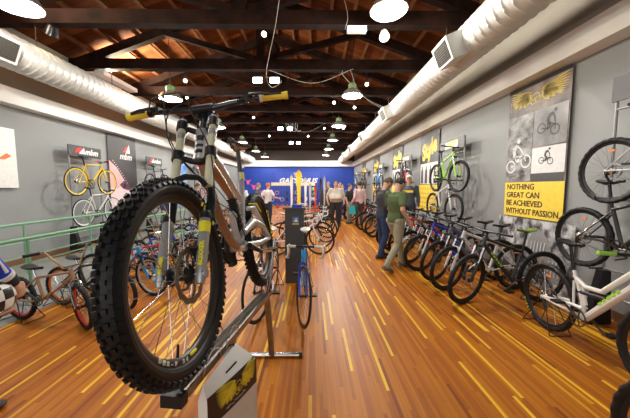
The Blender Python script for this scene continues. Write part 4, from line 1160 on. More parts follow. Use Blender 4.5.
rider(mt @ Matrix.Translation((-.30, 2.02, .004)), .36, bw_light, bw_light, big, 'printed_rider'); rider(mt @ Matrix.Translation((.28, 2.46, .004)) @ Matrix.Rotation(R(-25), 4, 'Z'), .26, bw_dark, bw_dark, big, 'printed_rider'); rider(mt @ Matrix.Translation((.26, 1.98, .004)) @ Matrix.Rotation(R(-20), 4, 'Z'), .17, bw_dark, bw_dark, big, 'printed_rider')
wing_emblem(lambda x, y: mt @ Vector((x*.56, 2.93+y*.36, .006)), ban_gold, big, .022)
for i, tx in enumerate(('NOTHING', 'GREAT CAN', 'BE ACHIEVED', 'WITHOUT PASSION.')):
    text(tx, .130, ink, big, mt @ Matrix.Translation((-W_/2+.05, 1.550-.135*i, .005)), align='LEFT', bold=.002, sx=.90 if i == 3 else .98, name='printed_words')
# grey picture standing below it
lowp = MB().prism([(-.75, .02), (.72, .02), (.72, 1.04), (-.75, 1.04)], wall_basis(1, 4.26, 0, .035), .006).obj('wall_poster', photo_rock, smooth=False)
tag(lowp, 'grey black and white rock picture below the yellow text panel', 'poster')
m2_ = wall_basis(1, 4.26, 0, .044)
for cx_, cz_, rr_ in ((.15, .62, .26), (.48, .38, .22)):
    q = MB(); n = 24; q.add([m2_ @ Vector((cx_+rr_*.8*math.cos(2*PI*i/n), cz_+rr_*math.sin(2*PI*i/n), .001)) for i in range(n)], [tuple(range(n))]); o_ = q.obj('printed_stone', bw_mid, lowp, smooth=False)
    q = MB()
    for k in range(5): q.tube([m2_ @ Vector((cx_-.14+.06*k, cz_-.12, .004)), m2_ @ Vector((cx_-.11+.06*k, cz_+.10, .004))], .010, 4)
    q.obj('printed_marks', bw_light, o_, smooth=False)
# black and yellow banners farther along the right wall
for (ya, yb, lab, z0) in ((7.55, 8.85, 'black banner with large yellow letters beside the lime green bike', .85), (10.6, 11.9, 'second black banner with yellow letters along the right wall', .9), (14.3, 15.6, 'third black banner with yellow letters along the right wall', .95), (18.0, 19.0, 'last black banner with yellow letters before the blue wall', 1.0)):
    w = yb-ya; c_ = (ya+yb)/2
    bn = MB().prism([(-w/2, z0), (w/2, z0), (w/2, 3.14), (-w/2, 3.14)], wall_basis(1, c_, 0, .035), .004).obj('wall_banner', banner_black, smooth=False)
    tag(bn, lab, 'banner', 'black and yellow banners on the right wall')
    q = wall_basis(1, c_, 0, .040)
    text('Style', .62, ban_yellow, bn, q @ Matrix.Translation((0, 2.66, .002)) @ Matrix.Rotation(R(14), 4, 'Z'), shear=.2, bold=.035, sx=.85, name='printed_words')
    panel(bn, q, -w/2+.05, w/2-.05, 1.64, 2.26, bw_light, 'printed_photo')
    f = MB()
    for k in range(4):
        x_ = -w/2+.2+k*(w-.4)/3
        f.add([q @ Vector((x_+a, b, .005)) for a, b in ((-.09, 1.66), (.09, 1.66), (.07, 2.05), (.03, 2.10), (.03, 2.18), (-.03, 2.18), (-.03, 2.10), (-.07, 2.05))], [tuple(range(8))])
    f.obj('printed_figures', bw_dark, bn, smooth=False)
    panel(bn, q, -w/2, w/2, z0, 1.62, ban_yellow, 'yellow_panel')
    tl = MB()
    for r_ in range(5):
        for k in range(7): tl.box(q @ Vector((-w/2+.14+k*(w-.28)/6, 1.5-.14*r_, .004)), (.003, .07+.03*((k*3+r_) % 3), .05))
    tl.obj('printed_lines', mat('banner_line_gold', (.55, .36, .05), .5), bn, smooth=False)
# eye banner on the left wall
ey = MB().prism([(-.63, .75), (.63, .75), (.63, 3.08), (-.63, 3.08)], wall_basis(-1, 8.62, 0, .035), .004).obj('wall_banner', banner_black, smooth=False)
tag(ey, 'black banner with white logo and a pink toned eye on the left wall', 'banner')
q = wall_basis(-1, 8.62, 0, .040)
skinp = mat('printed_pink_skin', (.72, .40, .42), .5); skin2 = mat('printed_pale_skin', (.80, .62, .64), .5)
MB().prism([(-.60, .8), (.62, .8), (.62, .95), (.30, 1.35), (-.0, 1.75), (-.30, 2.12), (-.60, 2.32)], q @ Matrix.Translation((0, 0, .001)), .002).obj('printed_face', skin2, ey, smooth=False)
MB().prism([(-.60, 1.55), (-.30, 1.5), (-.05, 1.62), (-.02, 1.74), (-.30, 2.10), (-.60, 2.30)], q @ Matrix.Translation((0, 0, .003)), .002).obj('printed_brow', skinp, ey, smooth=False)
MB().prism([(-.22, 1.62), (-.02, 1.74), (.20, 1.62), (.30, 1.44), (.10, 1.46), (-.08, 1.50)], q @ Matrix.Translation((0, 0, .005)), .002).obj('printed_eye', mat('printed_eye_dark', (.10, .03, .07), .4), ey, smooth=False)
MB().prism([(.0+.06*math.cos(a), 1.59+.06*math.sin(a)) for a in [2*PI*k/16 for k in range(16)]], q @ Matrix.Translation((0, 0, .007)), .002).obj('printed_iris', black, ey, smooth=False)
MB().prism([(-.02, 2.60), (.10, 2.76), (.24, 2.84), (.20, 2.68)], q @ Matrix.Translation((0, 0, .002)), .002).obj('emblem', sign_red, ey, smooth=False)
MB().prism([(.12, 2.60), (.22, 2.74), (.30, 2.88), (.32, 2.60)], q @ Matrix.Translation((0, 0, .003)), .002).obj('emblem', sign_white, ey, smooth=False)
text('mbm', .27, sign_white, ey, q @ Matrix.Translation((.12, 2.48, .003)), shear=.3, bold=.006, name='printed_words')
t_ = MB()
for k in range(16):
    t_.box(q @ Vector((-.45+.058*k, 2.32-.052*k-.0012*k*k, .004)), (.003, .04, .035))
t_.obj('printed_line', mat('printed_red_white', (.65, .35, .33), .5), ey, smooth=False)
bl = MB().prism([(-.62, .7), (.62, .7), (.62, 3.1), (-.62, 3.1)], wall_basis(-1, 12.3, 0, .035), .004).obj('wall_banner', picture_material('printed_blue_sky', 1.1, (.05, .22, .62), (.55, .72, .88), 2.0), smooth=False)
tag(bl, 'light blue banner on the left wall behind the fork of the big bike', 'banner')
MB().prism([(-.5, .8), (.55, .8), (.35, 1.5), (.1, 1.9), (-.35, 1.45)], wall_basis(-1, 12.3, 0, .040), .003).obj('printed_shape', mat('printed_navy', (.03, .06, .3), .5), bl, smooth=False)
wp = MB().box((XL+.05, 4.70, 2.10), (.03, 1.62, 1.13)).obj('wall_board', mat('white_board', (.85, .85, .84), .5), smooth=False)
tag(wp, 'large white board with an orange mark at the left picture edge', 'poster')
q = basis((XL+.067, 5.32, 2.12), (0, 1, 0), (0, 0, 1))
MB().prism([(-.16, -.06), (.02, .07), (.10, .02), (-.02, -.05)], q, .002).obj('orange_mark', mat('orange_print', (.85, .2, .05), .5), wp, smooth=False)

# ------------------------------------------------------------------ back wall
bs = MB().box((-1.18, YB-.02, 2.30), (3.75, .03, 1.05)).obj('wall_sign', mat('sign_blue', (.012, .055, .42), .5), smooth=False)
tag(bs, 'blue sign with white slanted shop name on the back wall', 'sign')
q = basis((-1.18, YB-.04, 2.06), (1, 0, 0), (0, 0, 1))
text('GATSOULIS', .54, sign_white, bs, q, shear=.28, bold=.022, sx=1.12, name='shop_lettering')
em = MB()
for k in range(5): em.prism([(-.3-.10*k*.3, .32+.075*k), (.35-.02*k, .32+.075*k), (.45-.03*k, .36+.075*k), (-.15-.03*k, .36+.075*k)], q, .004)
em.obj('emblem', sign_white, bs, smooth=False)
pinkm = mat('pink_cutout', (.85, .10, .32), .5)
for i, (x, z) in enumerate(((-5.3, 1.98), (-4.83, 1.58), (-4.3, 1.08))):
    q = basis((x, YB-.02, z), (1, 0, 0), (0, 0, 1))
    p = MB().prism([(-.09, -.22), (.09, -.22), (.13, .0), (.12, .05), (.22, .10), (.24, .24), (.17, .15), (.08, .12), (-.08, .12), (-.17, .15), (-.24, .24), (-.22, .10), (-.12, .05), (-.13, 0)], q, .015).obj('bull_head_cutout', pinkm, smooth=False)
    tag(p, ('highest', 'middle', 'lowest')[i]+' of the three pink horned head cutouts on the blue wall', 'wall decoration', 'pink cutouts on the blue wall')

# ------------------------------------------------------------------ dark pillar display
pl_ = empty('display_pillar', (-.28, 4.42, 0)); tag(pl_, 'dark grey square display pillar with small blue logo between the road bikes', 'display stand')
pm = mat('pillar_charcoal', (.055, .057, .062), .5)
MB().box((0, 0, .6), (.30, .16, 1.2)).obj('column', pm, pl_, smooth=False); MB().box((0, 0, 1.21), (.36, .22, .025)).obj('top_shelf', pm, pl_, smooth=False)
lg_ = MB().box((.02, -.083, 1.03), (.10, .004, .09)).obj('logo', mat('logo_blue', (.10, .20, .55), .5), pl_, smooth=False)
MB().prism([(-.03, -.03), (.04, -.03), (.01, .035)], basis((.02, -.088, 1.03), (1, 0, 0), (0, 0, 1)), .002).obj('logo_mark', sign_white, lg_, smooth=False)
MB().box((.02, -.083, .965), (.10, .004, .02)).obj('logo_strip', ban_gold, pl_, smooth=False)
bx_ = MB().box((-.24, 4.42, 1.245), (.16, .12, .045)).obj('small_blue_box', mat('box_blue', (.02, .06, .5), .5), smooth=False); tag(bx_, 'small blue box lying on top of the dark pillar', 'box')

# ------------------------------------------------------------------ accessory wall with skis
gm_ = mat('grid_wire_grey', (.16, .16, .17), .4, .5)
def gridwall(x, y, w, h, label, items, seed):
    e = empty('grid_display', (x, y, 0)); tag(e, label, 'display rack', 'grid racks at the far end')
    m = MB()
    for k in range(int(w/.12)+1): m.tube([(-w/2+k*.12, 0, .05), (-w/2+k*.12, 0, h)], .004, 4)
    for k in range(int(h/.15)+1): m.tube([(-w/2, 0, .05+k*.15), (w/2, 0, .05+k*.15)], .004, 4)
    m.obj('wire_grid', gm_, e); 
    MB().tube([(-w/2, 0, 0), (-w/2, 0, h), (w/2, 0, h), (w/2, 0, 0)], .014, 6).obj('outer_frame', darkst, e)
    MB().box((0, -.04, h-.10), (w*.8, .02, .14)).obj('header_board', mat('header_cream', (.75, .70, .55), .5), e, smooth=False)
    rnd = random.Random(seed); cols = [SILV, BLK, WHITE, RED, LIME, GRY, BLK, ORG]
    for r_ in range(4):
        for k in range(int(w/.22)-(1 if seed == 9 else 0)):
            px_, pz_ = -w/2+.14+k*.22, .40+r_*.30; c_ = cols[rnd.randrange(8)]
            it = MB(); sh = rnd.randrange(3)
            if sh == 0: it.box((0, -.03, 0), (.10, .02, .17)); it.tube([(0, -.03, .08), (0, -.01, .12)], .01, 6)
            elif sh == 1: it.lathe([(.02, -.09), (.035, -.07), (.035, .04), (.014, .06), (.014, .09)], (0, -.05, 0), 'z', 10)
            else: it.lathe([(.07, -.02), (.085, -.02), (.085, .01), (.07, .01)], (0, -.03, 0), 'y', 16, closed=True)
            o_ = it.obj('packaged_accessory', mat('pack_%d' % (hash(c_) % 997), c_, .5), None, loc=(x+px_, y-.01, pz_))
            tag(o_, 'small packaged bike accessory hanging on the '+label.split(' with ')[0], 'accessory', 'accessories on the '+label.split(' with ')[0])
gridwall(-1.35, 12.2, 1.1, 1.78, 'left grid rack with cream header before the blue wall', 1, 3)
gridwall(-.30, 12.9, 1.1, 1.78, 'right grid rack with cream header behind the skis', 1, 9)
def ski(x, y, h, c, label, rz=0, tw=.08):
    m = MB(); n = 22; vs = []
    for i in range(n+1):
        u = i/n; z = h*u; w = tw*(.5+.12*math.cos(u*PI*2)); w *= 1 if u < .93 else math.cos((u-.93)/.07*PI/2)*.95+.05
        yy = .10*u-(0 if u < .85 else .10*((u-.85)/.15)**2); 
        vs += [(-w, yy, z), (w, yy, z), (w, yy+.018, z), (-w, yy+.018, z)]
    m.add(vs, [(i*4+j, i*4+(j+1) % 4, (i+1)*4+(j+1) % 4, (i+1)*4+j) for i in range(n) for j in range(4)]+[(0, 1, 2, 3), (n*4+3, n*4+2, n*4+1, n*4)])
    o_ = m.obj('ski', mat('ski_%s' % label.split()[0], c, .35), None, loc=(x, y, .02)); o_.rotation_euler = (0, 0, rz)
    return tag(o_, label, 'ski', 'skis and boards standing in the middle far end')
ski(-.55, 11.6, 2.25, YEL, 'yellow wide board standing upright, tallest of the skis', .1, .19)
ski(-.86, 11.6, 2.05, WHITE, 'white ski just left of the yellow board', .05, .11)
ski(-.28, 11.6, 1.95, (.8, .8, .72), 'pale ski just right of the yellow board', -.05, .10)
ski(-.08, 11.65, 1.7, SILV, 'silver ski beside the pale one', 0, .09)
ski(.36, 11.4, 1.9, BLK, 'black ski at the right end of the ski group', 0, .08)
ski(.52, 11.4, 2.0, (.45, .47, .5), 'grey ski at the right end of the ski group', .05, .08)
ski(.14, 11.5, 1.6, RED, 'red ski near the right end of the ski group', 0, .08)
for i, (z, c_) in enumerate(((1.45, LIME), (1.22, GRN), (1.0, WHITE), (.77, BLK))):
    hm = MB(); hm.ell((0, 0, 0), (.11, .14, .09)); hm.tube([(0, -.12, -.03), (0, -.17, -.045)], [.07, .03], 8)
    o_ = hm.obj('bike_helmet', mat('helmet_%d' % i, c_, .3), None, loc=(.10, 12.75, z)); tag(o_, ('lime', 'green', 'white', 'black')[i]+' helmet on the right grid rack', 'helmet', 'helmets on the right grid rack')
    MB().tube([(0, .14, -.04), (0, .02, -.1)], .012, 6).obj('helmet_strap', black, o_)

# ------------------------------------------------------------------ lamps
lamp_al = mat('lamp_reflector_alu', (.62, .60, .58), .25, .7); bulb = mat('lamp_bulb', (1, 1, 1), .4, emit=((1, .95, .82), 9)); capg = mat('lamp_cap_green', (.25, .42, .18), .4)
glass_sh = mat('lamp_white_shade', (.75, .74, .70), .4)
def roofz(x):
    xw = XL if x < XM else XR
    return EAVE+.02+(RIDGE+.08-EAVE-.02)*abs(x-xw)/abs(XM-xw)+.03
def pendant_lamp(p, label, group):
    e = empty('pendant_lamp', p); tag(e, label, 'ceiling lamp', group)
    MB().lathe([(.275, -.06), (.285, -.055), (.27, -.01), (.22, .06), (.14, .12), (.10, .14), (.095, .135), (.13, .11), (.21, .05), (.26, -.015)], axis='z', n=32, closed=True).obj('reflector', lamp_al, e)
    MB().lathe([(.11, .13), (.11, .24), (.06, .27), (.03, .30)], axis='z', n=20).obj('ballast_housing', capg, e)
    MB().lathe([(.012, -.035), (.10, -.03), (.13, .0), (.10, .05), (.02, .06)], axis='z', n=20).obj('bulb', bulb, e)
    MB().tube([(0, 0, .29), (0, 0, roofz(p[0])-p[2])], .008, 6).obj('suspension_rod', darkst, e)
wd = ['nearest', 'second', 'third', 'fourth', 'fifth', 'farthest']
for i, p in enumerate(PENDANT_R): pendant_lamp(p, wd[i]+' pendant dome lamp of the right ceiling row', 'pendant lamps in the right row')
for i, p in enumerate(PENDANT_L): pendant_lamp(p, wd[i]+' pendant dome lamp of the left ceiling row', 'pendant lamps in the left row')
ledm = mat('led_panel_face', (1, 1, 1), .4, emit=((.75, .88, 1.0), 14))
def flood_pair(x, y, z, label):
    e = empty('flood_lamp_pair', (x, y, z)); tag(e, label, 'flood light', 'pairs of flood lamps under the trusses')
    MB().tube([(-.28, 0, .09), (.28, 0, .09)], .012, 6).obj('bracket', blackm, e); MB().tube([(0, 0, .08), (0, 0, 4.45-z)], .012, 6).obj('stem', blackm, e)
    for s_ in (-1, 1):
        rot = Matrix.Rotation(R(-25), 3, 'X')
        h = MB().box((.21*s_, 0, 0), (.25, .08, .13), rot).obj('lamp_head', blackm, e, smooth=False)
        MB().box(Vector((.21*s_, 0, 0))+rot @ Vector((0, -.02, -.069)), (.22, .06, .008), rot).obj('lens', ledm, h, smooth=False)
        MB().box(Vector((.21*s_, 0, 0))+rot @ Vector((0, -.044, 0)), (.22, .006, .10), rot).obj('lens', ledm, h, smooth=False)
flood_pair(-1.13, 7.05, 4.18, 'pair of bluish flood lamps above the big bike handlebar'); flood_pair(-1.2, 12.6, 4.16, 'second pair of flood lamps farther down the ceiling middle'); flood_pair(-1.0, 16.32, 4.12, 'third pair of flood lamps near the end of the hall')
spotb = mat('spot_bulb', (1, 1, 1), .3, emit=((1, .86, .55), 22))
def spot_lamp(x, y, z, label, dirv=(0, -.4, -1), body=None, r=.042, power=0):
    e = empty('spot_lamp', (x, y, z)); tag(e, label, 'spotlight', 'spot lamps clipped to the trusses')
    d_ = Vector(dirv).normalized(); q_ = d_.to_track_quat('Z', 'Y').to_matrix()
    MB().lathe([(r*.5, -.10), (r*.8, -.08), (r, .0), (r*1.15, .08), (r*1.05, .08), (r*.9, .0)], (0, 0, 0), 'z', 18, mtx=q_).obj('lamp_head', body or blackm, e)
    MB().lathe([(.004, .035), (r*.95, .045), (r*.95, .06), (.004, .07)], (0, 0, 0), 'z', 16, mtx=q_).obj('bulb', spotb, e)
    MB().tube([(0, 0, 0), (0, .02, .12), (0, .02, max(.13, (4.42 if y < 8 else roofz(x))-z))], .008, 6).obj('arm', blackm, e)
whm = mat('white_lamp_body', (.8, .8, .78), .4)
spot_lamp(1.27, 5.05, 4.22, 'white spot lamp on the nearest beam, right of centre', (-.1, -.7, -1), whm, .075)
spot_lamp(-.82, 5.0, 4.20, 'glaring black spot lamp on the nearest beam, left of centre', (0, -1, -.7))
spot_lamp(-4.55, 5.1, 4.28, 'black floodlight on the nearest beam above the left duct', (-.6, .3, -1), None, .09)
spot_lamp(-3.75, 8.6, 4.25, 'black spot lamp beyond the left pendant lamp', (0, -1, -.5)); spot_lamp(-3.1, 7.02, 4.16, 'bright small spot lamp beside the second left pendant', (.2, -1, -.5))
spot_lamp(1.35, 7.02, 4.1, 'glaring spot lamp between two right pendant lamps', (0, -1, -.6)); spot_lamp(.7, 9.0, 4.25, 'glaring spot lamp left of the third right pendant', (0, -1, -.6)); spot_lamp(1.35, 9.0, 4.1, 'glaring spot lamp right of the third right pendant', (0, -1, -.6))
spot_lamp(.55, 12.6, 4.2, 'left one of two glaring spots in front of the fourth right pendant', (0, -1, -.6)); spot_lamp(1.4, 12.6, 4.2, 'right one of two glaring spots in front of the fourth right pendant', (0, -1, -.6))
spot_lamp(-.2, 14.5, 4.2, 'small glaring spot in the far middle of the ceiling', (0, -1, -.6)); spot_lamp(-2.2, 14.5, 4.2, 'small glaring spot far left of the ceiling middle', (0, -1, -.6)); spot_lamp(-2.2, 10.7, 4.2, 'small glaring spot left of the flood lamps', (0, -1, -.6))
el = empty('emergency_light', (.78, 5.0, 4.27)); tag(el, 'white oblong emergency light fixed under the nearest beam', 'emergency light')
MB().box((0, 0, 0), (.33, .10, .09)).obj('housing', white_pl, el, smooth=False); MB().box((0, -.052, -.01), (.28, .01, .05)).obj('diffuser', mat('frosted_diffuser', (.7, .7, .68), .3), el, smooth=False)
for i, (x, y) in enumerate(((-5.15, 7.6), (-5.15, 3.6))):
    ul = empty('fluorescent_uplight', (x, y, 4.32)); tag(ul, ('white fluorescent uplight above the left duct throwing light on the roof', 'white fluorescent uplight near the picture edge above the left duct')[i], 'uplight', 'fluorescent uplights over the left duct')
    MB().box((0, 0, 0), (.22, 1.3, .10)).obj('housing', white_pl, ul, smooth=False); MB().box((.0, 0, .055), (.16, 1.2, .01)).obj('tube_lamp', mat('fluorescent_tube', (1, 1, 1), .4, emit=((1, .93, .78), 16)), ul, smooth=False)
    light('uplight', 'AREA', (x+.1, y, 4.42), 260, (1, .88, .66), 1.2, (x+1.6, y, 6.2), size_y=.2)
cab_m = mat('white_cable', (.65, .62, .55), .5)
for i, (pts, lab) in enumerate((
    ([(-.38, 4.3, 5.0), (-.62, 5.0, 4.38), (-1.1, 6.9, 4.3), (-1.0, 7.0, 4.0), (-.75, 7.0, 4.15), (-1.15, 7.0, 4.25)], 'white cable looping down to the first pair of flood lamps'),
    ([(-1.1, 7.0, 4.42), (0.0, 7.0, 4.10), (1.0, 6.9, 4.40)], 'white cable sagging between the ceiling middle and the right pendants'),
    ([(.75, 7.0, 4.4), (.80, 7.0, 4.25), (1.6, 7.9, 3.95), (2.3, 8.4, 3.80)], 'white cable running down from the beam to the right duct'),
    ([(.95, 7.0, 4.4), (1.3, 7.4, 3.95), (2.25, 8.1, 3.75)], 'second white cable running down to the right duct'),
    ([(.55, 5.1, 4.9), (.62, 5.0, 4.5), (.58, 5.0, 4.28)], 'short white cable at the emergency light'),
    ([(-1.2, 12.6, 4.4), (-.3, 12.6, 4.0), (.6, 12.6, 4.4)], 'thin cable sagging in the far middle of the ceiling'))):
    tag(MB().tube(bez(pts, 8), .005, 5).obj('ceiling_cable', cab_m), lab, 'cable', 'loose cables at the ceiling')
cl = [((-1.15+.10*math.cos(a)+.02*k, 12.58, 4.22+.20*math.sin(a))) for k, a in enumerate([2*PI*j/10 for j in range(30)])]
tag(MB().tube(cl, .008, 5).obj('cable_coil', cab_m), 'coiled cable hanging over the second pair of flood lamps', 'cable')

# ------------------------------------------------------------------ people
skin_m = mat('skin_tone', (.62, .36, .25), .55, var=.04)
def remesh(mb, name, m, vox, sm=6):
    me = mb.mesh('tmp', None); o = bpy.data.objects.new('tmp', me); C.objects.link(o)
    r = o.modifiers.new('r', 'REMESH'); r.mode = 'VOXEL'; r.voxel_size = vox; r.use_smooth_shade = True
    s = o.modifiers.new('s', 'SMOOTH'); s.factor = .5; s.iterations = sm
    bpy.context.view_layer.update()
    res = bpy.data.meshes.new_from_object(o.evaluated_get(bpy.context.evaluated_depsgraph_get()))
    bpy.data.objects.remove(o); bpy.data.meshes.remove(me)
    res.name = name; res.materials.clear(); res.materials.append(m)
    res.polygons.foreach_set('use_smooth', [True]*len(res.polygons))
    return res
JD = dict(pelvis=(0, 0, .95), waist=(0, .01, 1.08), chest=(0, 0, 1.28), neck=(0, -.02, 1.46), head=(0, .02, 1.63),
          sh_r=(.185, -.01, 1.40), el_r=(.245, -.04, 1.12), wr_r=(.25, .05, .88), sh_l=(-.185, -.01, 1.40), el_l=(-.245, -.04, 1.12), wr_l=(-.25, .05, .88),
          hip_r=(.095, 0, .92), kn_r=(.105, .03, .50), an_r=(.105, -.02, .09), hip_l=(-.095, 0, .92), kn_l=(-.105, .03, .50), an_l=(-.105, -.02, .09))
def person(name, label, loc_, face, h, shirt, pants, hair, pose=None, sleeves='long', belly=0.0, hat=None, vox=.016, shoes=(.04, .03, .03), face_pitch=0.0, head_yaw=0.0, collar=None, group=None, build=1.0, toe=None):
    J = {k: Vector(v) for k, v in JD.items()}
    for k, v in (pose or {}).items(): J[k] = Vector(v)
    e = empty(name, loc_, face); e.scale = (h/1.75,)*3; tag(e, label, 'person', group)
    B = build
    def torso(mb, d, lo=True):
        secs = [(J['pelvis']-Vector((0, 0, .06)), .150, .115), (J['pelvis']+Vector((0, 0, .03)), .158, .118+belly*.5), (J['waist']+Vector((0, belly*.5, 0)), .145+belly*.5, .105+belly), (J['waist'].lerp(J['chest'], .5)+Vector((0, belly*.3, 0)), .155+belly*.3, .112+belly*.6),
                (J['chest'], .168, .118), (J['chest'].lerp(J['neck'], .55), .165, .10), (J['neck']-Vector((0, 0, .045)), .10, .075), (J['neck'], .058, .058)]
        vs = []; n = 20
        for c, rx, ry in secs:
            for k in range(n):
                a = 2*PI*k/n; vs.append(c+Vector(((rx*B+d)*math.cos(a), (ry+d)*math.sin(a), 0)))
        fs = [(i*n+k, i*n+(k+1) % n, (i+1)*n+(k+1) % n, (i+1)*n+k) for i in range(len(secs)-1) for k in range(n)]
        mb.add(vs, fs+[tuple(range(n-1, -1, -1)), tuple((len(secs)-1)*n+k for k in range(n))])
    def arm(mb, s, d, frac=1.0):
        a, b, c = J['sh_'+s], J['el_'+s], J['wr_'+s]
        mb.ell(a, (.058*B+d,)*3); 
        if frac <= .5:
            mb.tube([a, a.lerp(b, .8)], [.054*B+d, .047*B+d+.012], 10)
        else:
            mb.tube([a, a.lerp(b, .5), b], [.052*B+d, .048*B+d, .040*B+d], 10); mb.ell(b, (.040*B+d,)*3); mb.tube([b, b.lerp(c, .3), c], [.040*B+d, .040+d, .028+d+(.006 if d else 0)], 10)
    def leg(mb, s, d):
        a, b, c = J['hip_'+s], J['kn_'+s], J['an_'+s]
        mb.ell(a, (.088*B+d, .095*B+d, .09)); mb.tube([a, a.lerp(b, .4), b], [.088*B+d, .078*B+d, .055+d], 12); mb.ell(b, (.056+d,)*3); mb.tube([b, b.lerp(c, .3), c+(b-c)*(-.0)], [.055+d, .054+d, .038+d], 12)
        return c
    def hand(mb, s):
        b, c = J['el_'+s], J['wr_'+s]; d = (c-b).normalized(); sx = 1 if s == 'r' else -1
        inn = Vector((-sx, 0, 0)); inn = (inn-d*inn.dot(d)).normalized(); fwd = d.cross(inn)*(sx); 
        if fwd.y < 0: fwd = -fwd
        pc_ = c+d*.045
        mb.tube([c-d*.01, c+d*.03, c+d*.075], [.024, .036, .036], 8, flat=.55, up=inn)
        for i, (o_, l) in enumerate(((.030, .070), (.010, .080), (-.010, .075), (-.029, .058))):
            p = c+d*.075+fwd*o_; mb.tube([p-d*.02, p+d*l*.5, p+d*l*.85+inn*.018, p+d*l*.95+inn*.035], [.0105, .0095, .009, .0075], 6)
        p = c+d*.02+fwd*.030; mb.tube([p, p+d*.035+fwd*.022, p+d*.07+fwd*.026+inn*.012], [.013, .011, .009], 6)
    hd_q = Matrix.Rotation(head_yaw, 3, 'Z') @ Matrix.Rotation(face_pitch, 3, 'X')
    H = J['head']
    def hp(x, y, z): return H+hd_q @ Vector((x, y, z))
    body = MB(); torso(body, -.006)
    for s in 'rl':
        arm(body, s, 0); hand(body, s); c = leg(body, s, -.006)
        body.tube([c, c+Vector((0, .02, -.03))], [.036, .034], 8)
        f0 = c+Vector((0, -.03, -.05)); body.tube([f0, f0+Vector((0, .18, -.005))], [.03, .025], 8)
    body.tube([J['neck']-Vector((0, 0, .03)), hp(0, -.02, -.07)], [.062, .054], 12)
    body.lathe([(.02, -.118), (.048, -.100), (.066, -.06), (.074, -.01), (.078, .04), (.070, .085), (.045, .112), (.012, .12)], H, 'z', 18, mtx=hd_q @ Matrix.Diagonal(Vector((1, 1.22, 1))))
    body.tube([hp(0, .088, .015), hp(0, .112, -.025), hp(0, .092, -.035)], [.010, .015, .010], 8)
    body.ell(hp(0, .078, -.09), (.03, .025, .02)); body.ell(hp(0, .090, -.055), (.026, .012, .008))
    for s in (-1, 1): body.ell(hp(.078*s, .0, -.008), (.012, .02, .032))
    bo = link('body', remesh(body, 'body', skin_m, min(vox, .011), 2), e)
    for s in (-1, 1): MB().ell(hp(.030*s, .088, .012), (.011, .009, .008)).obj('eye', mat('eye_dark', (.03, .02, .02), .2), bo)
    MB().tube([hp(-.022, .101, -.056), hp(.022, .101, -.056)], .004, 6).obj('mouth', mat('lip_tone', (.45, .16, .13), .5), bo)
    # hair: a cap over the back and top of the skull
    hr = MB(); vs = []; nu, nv = 20, 9
    for i in range(nv+1):
        t = i/nv
        for k in range(nu):
            a = 2*PI*k/nu; front = max(0, math.sin(a)); lim = 2.15-1.25*front; ph = t*lim
            vs.append(hp(.087*math.sin(ph)*math.cos(a), .106*math.sin(ph)*math.sin(a)-.004, .025+.105*math.cos(ph)))
    hr.add(vs, [(i*nu+k, i*nu+(k+1) % nu, (i+1)*nu+(k+1) % nu, (i+1)*nu+k) for i in range(nv) for k in range(nu)])
    if hat is None:
        hr.obj('hair', mat('hair_%02x' % int(hair[0]*255), hair, .6), e)
    else:
        m = hr.obj('cap', mat('cap_%02x' % int(hat[0]*255), hat, .6), e)
        br = MB().prism([(-.07, 0), (.07, 0), (.055, .07), (0, .09), (-.055, .07)], Matrix.Translation(hp(0, .085, .065)) @ hd_q.to_4x4(), .006).obj('brim', mat('cap_%02x' % int(hat[0]*255), hat, .6), m)
    sh = MB(); torso(sh, .012)
    for s in 'rl': arm(sh, s, .012, 1.0 if sleeves == 'long' else .5)
    pm_ = mat('cloth_%02x%02x%02x' % tuple(int(v*255) for v in shirt), shirt, .85, var=.08, scale=9)
    so = link('shirt', remesh(sh, 'shirt', pm_, vox, 5), e)
    if collar:
        cm_ = MB().lathe([(.072, .0), (.080, .0), (.070, .045), (.062, .045)], J['neck']-Vector((0, 0, .03)), 'z', 18, closed=True).obj('collar', mat('collar_%02x' % int(collar[0]*255), collar, .8), so)
    pt = MB(); n = 20; vs = []
    secs = [(J['pelvis']-Vector((0, 0, .10)), .14, .11), (J['pelvis']-Vector((0, 0, .03)), .162, .122+belly*.3), (J['pelvis']+Vector((0, 0, .06)), .160, .122+belly*.5)]
    for c, rx, ry in secs:
        for k in range(n): vs.append(c+Vector(((rx*B)*math.cos(2*PI*k/n), ry*math.sin(2*PI*k/n), 0)))
    pt.add(vs, [(i*n+k, i*n+(k+1) % n, (i+1)*n+(k+1) % n, (i+1)*n+k) for i in range(2) for k in range(n)]+[tuple(range(n-1, -1, -1)), tuple(2*n+k for k in range(n))])
    for s in 'rl': leg(pt, s, .014); c = J['an_'+s]; b = J['kn_'+s]; pt.tube([b.lerp(c, .6), c-Vector((0, 0, .035))], [.058, .062], 12)
    link('trousers', remesh(pt, 'trousers', mat('cloth_%02x%02x%02x' % tuple(int(v*255) for v in pants), pants, .85, var=.1, scale=9), vox, 4), e)
    for s in 'rl':
        c = J['an_'+s]; m = MB(); up_ = 0 if c.z < .13 else .0
        ta = (toe or {}).get(s, 0)
        rt = Matrix.Rotation(ta, 3, 'X')
        secs = [(-.085, .030, .04), (-.06, .042, .05), (.0, .042, .055), (.07, .046, .038), (.13, .046, .030), (.17, .030, .022)]
        vs = []; n = 12
        for y, w, hh in secs:
            for k in range(n):
                a = 2*PI*k/n; vs.append(c+Vector((0, 0, -.085))+rt @ Vector((w*math.cos(a), y, hh+hh*math.sin(a)*(1 if math.sin(a) > 0 else .98))))
        m.add(vs, [(i*n+k, i*n+(k+1) % n, (i+1)*n+(k+1) % n, (i+1)*n+k) for i in range(5) for k in range(n)]+[tuple(range(n-1, -1, -1)), tuple(5*n+k for k in range(n))])
        m.obj('shoe', mat('shoe_%02x' % int(shoes[0]*255), shoes, .5), e)
    return e, J
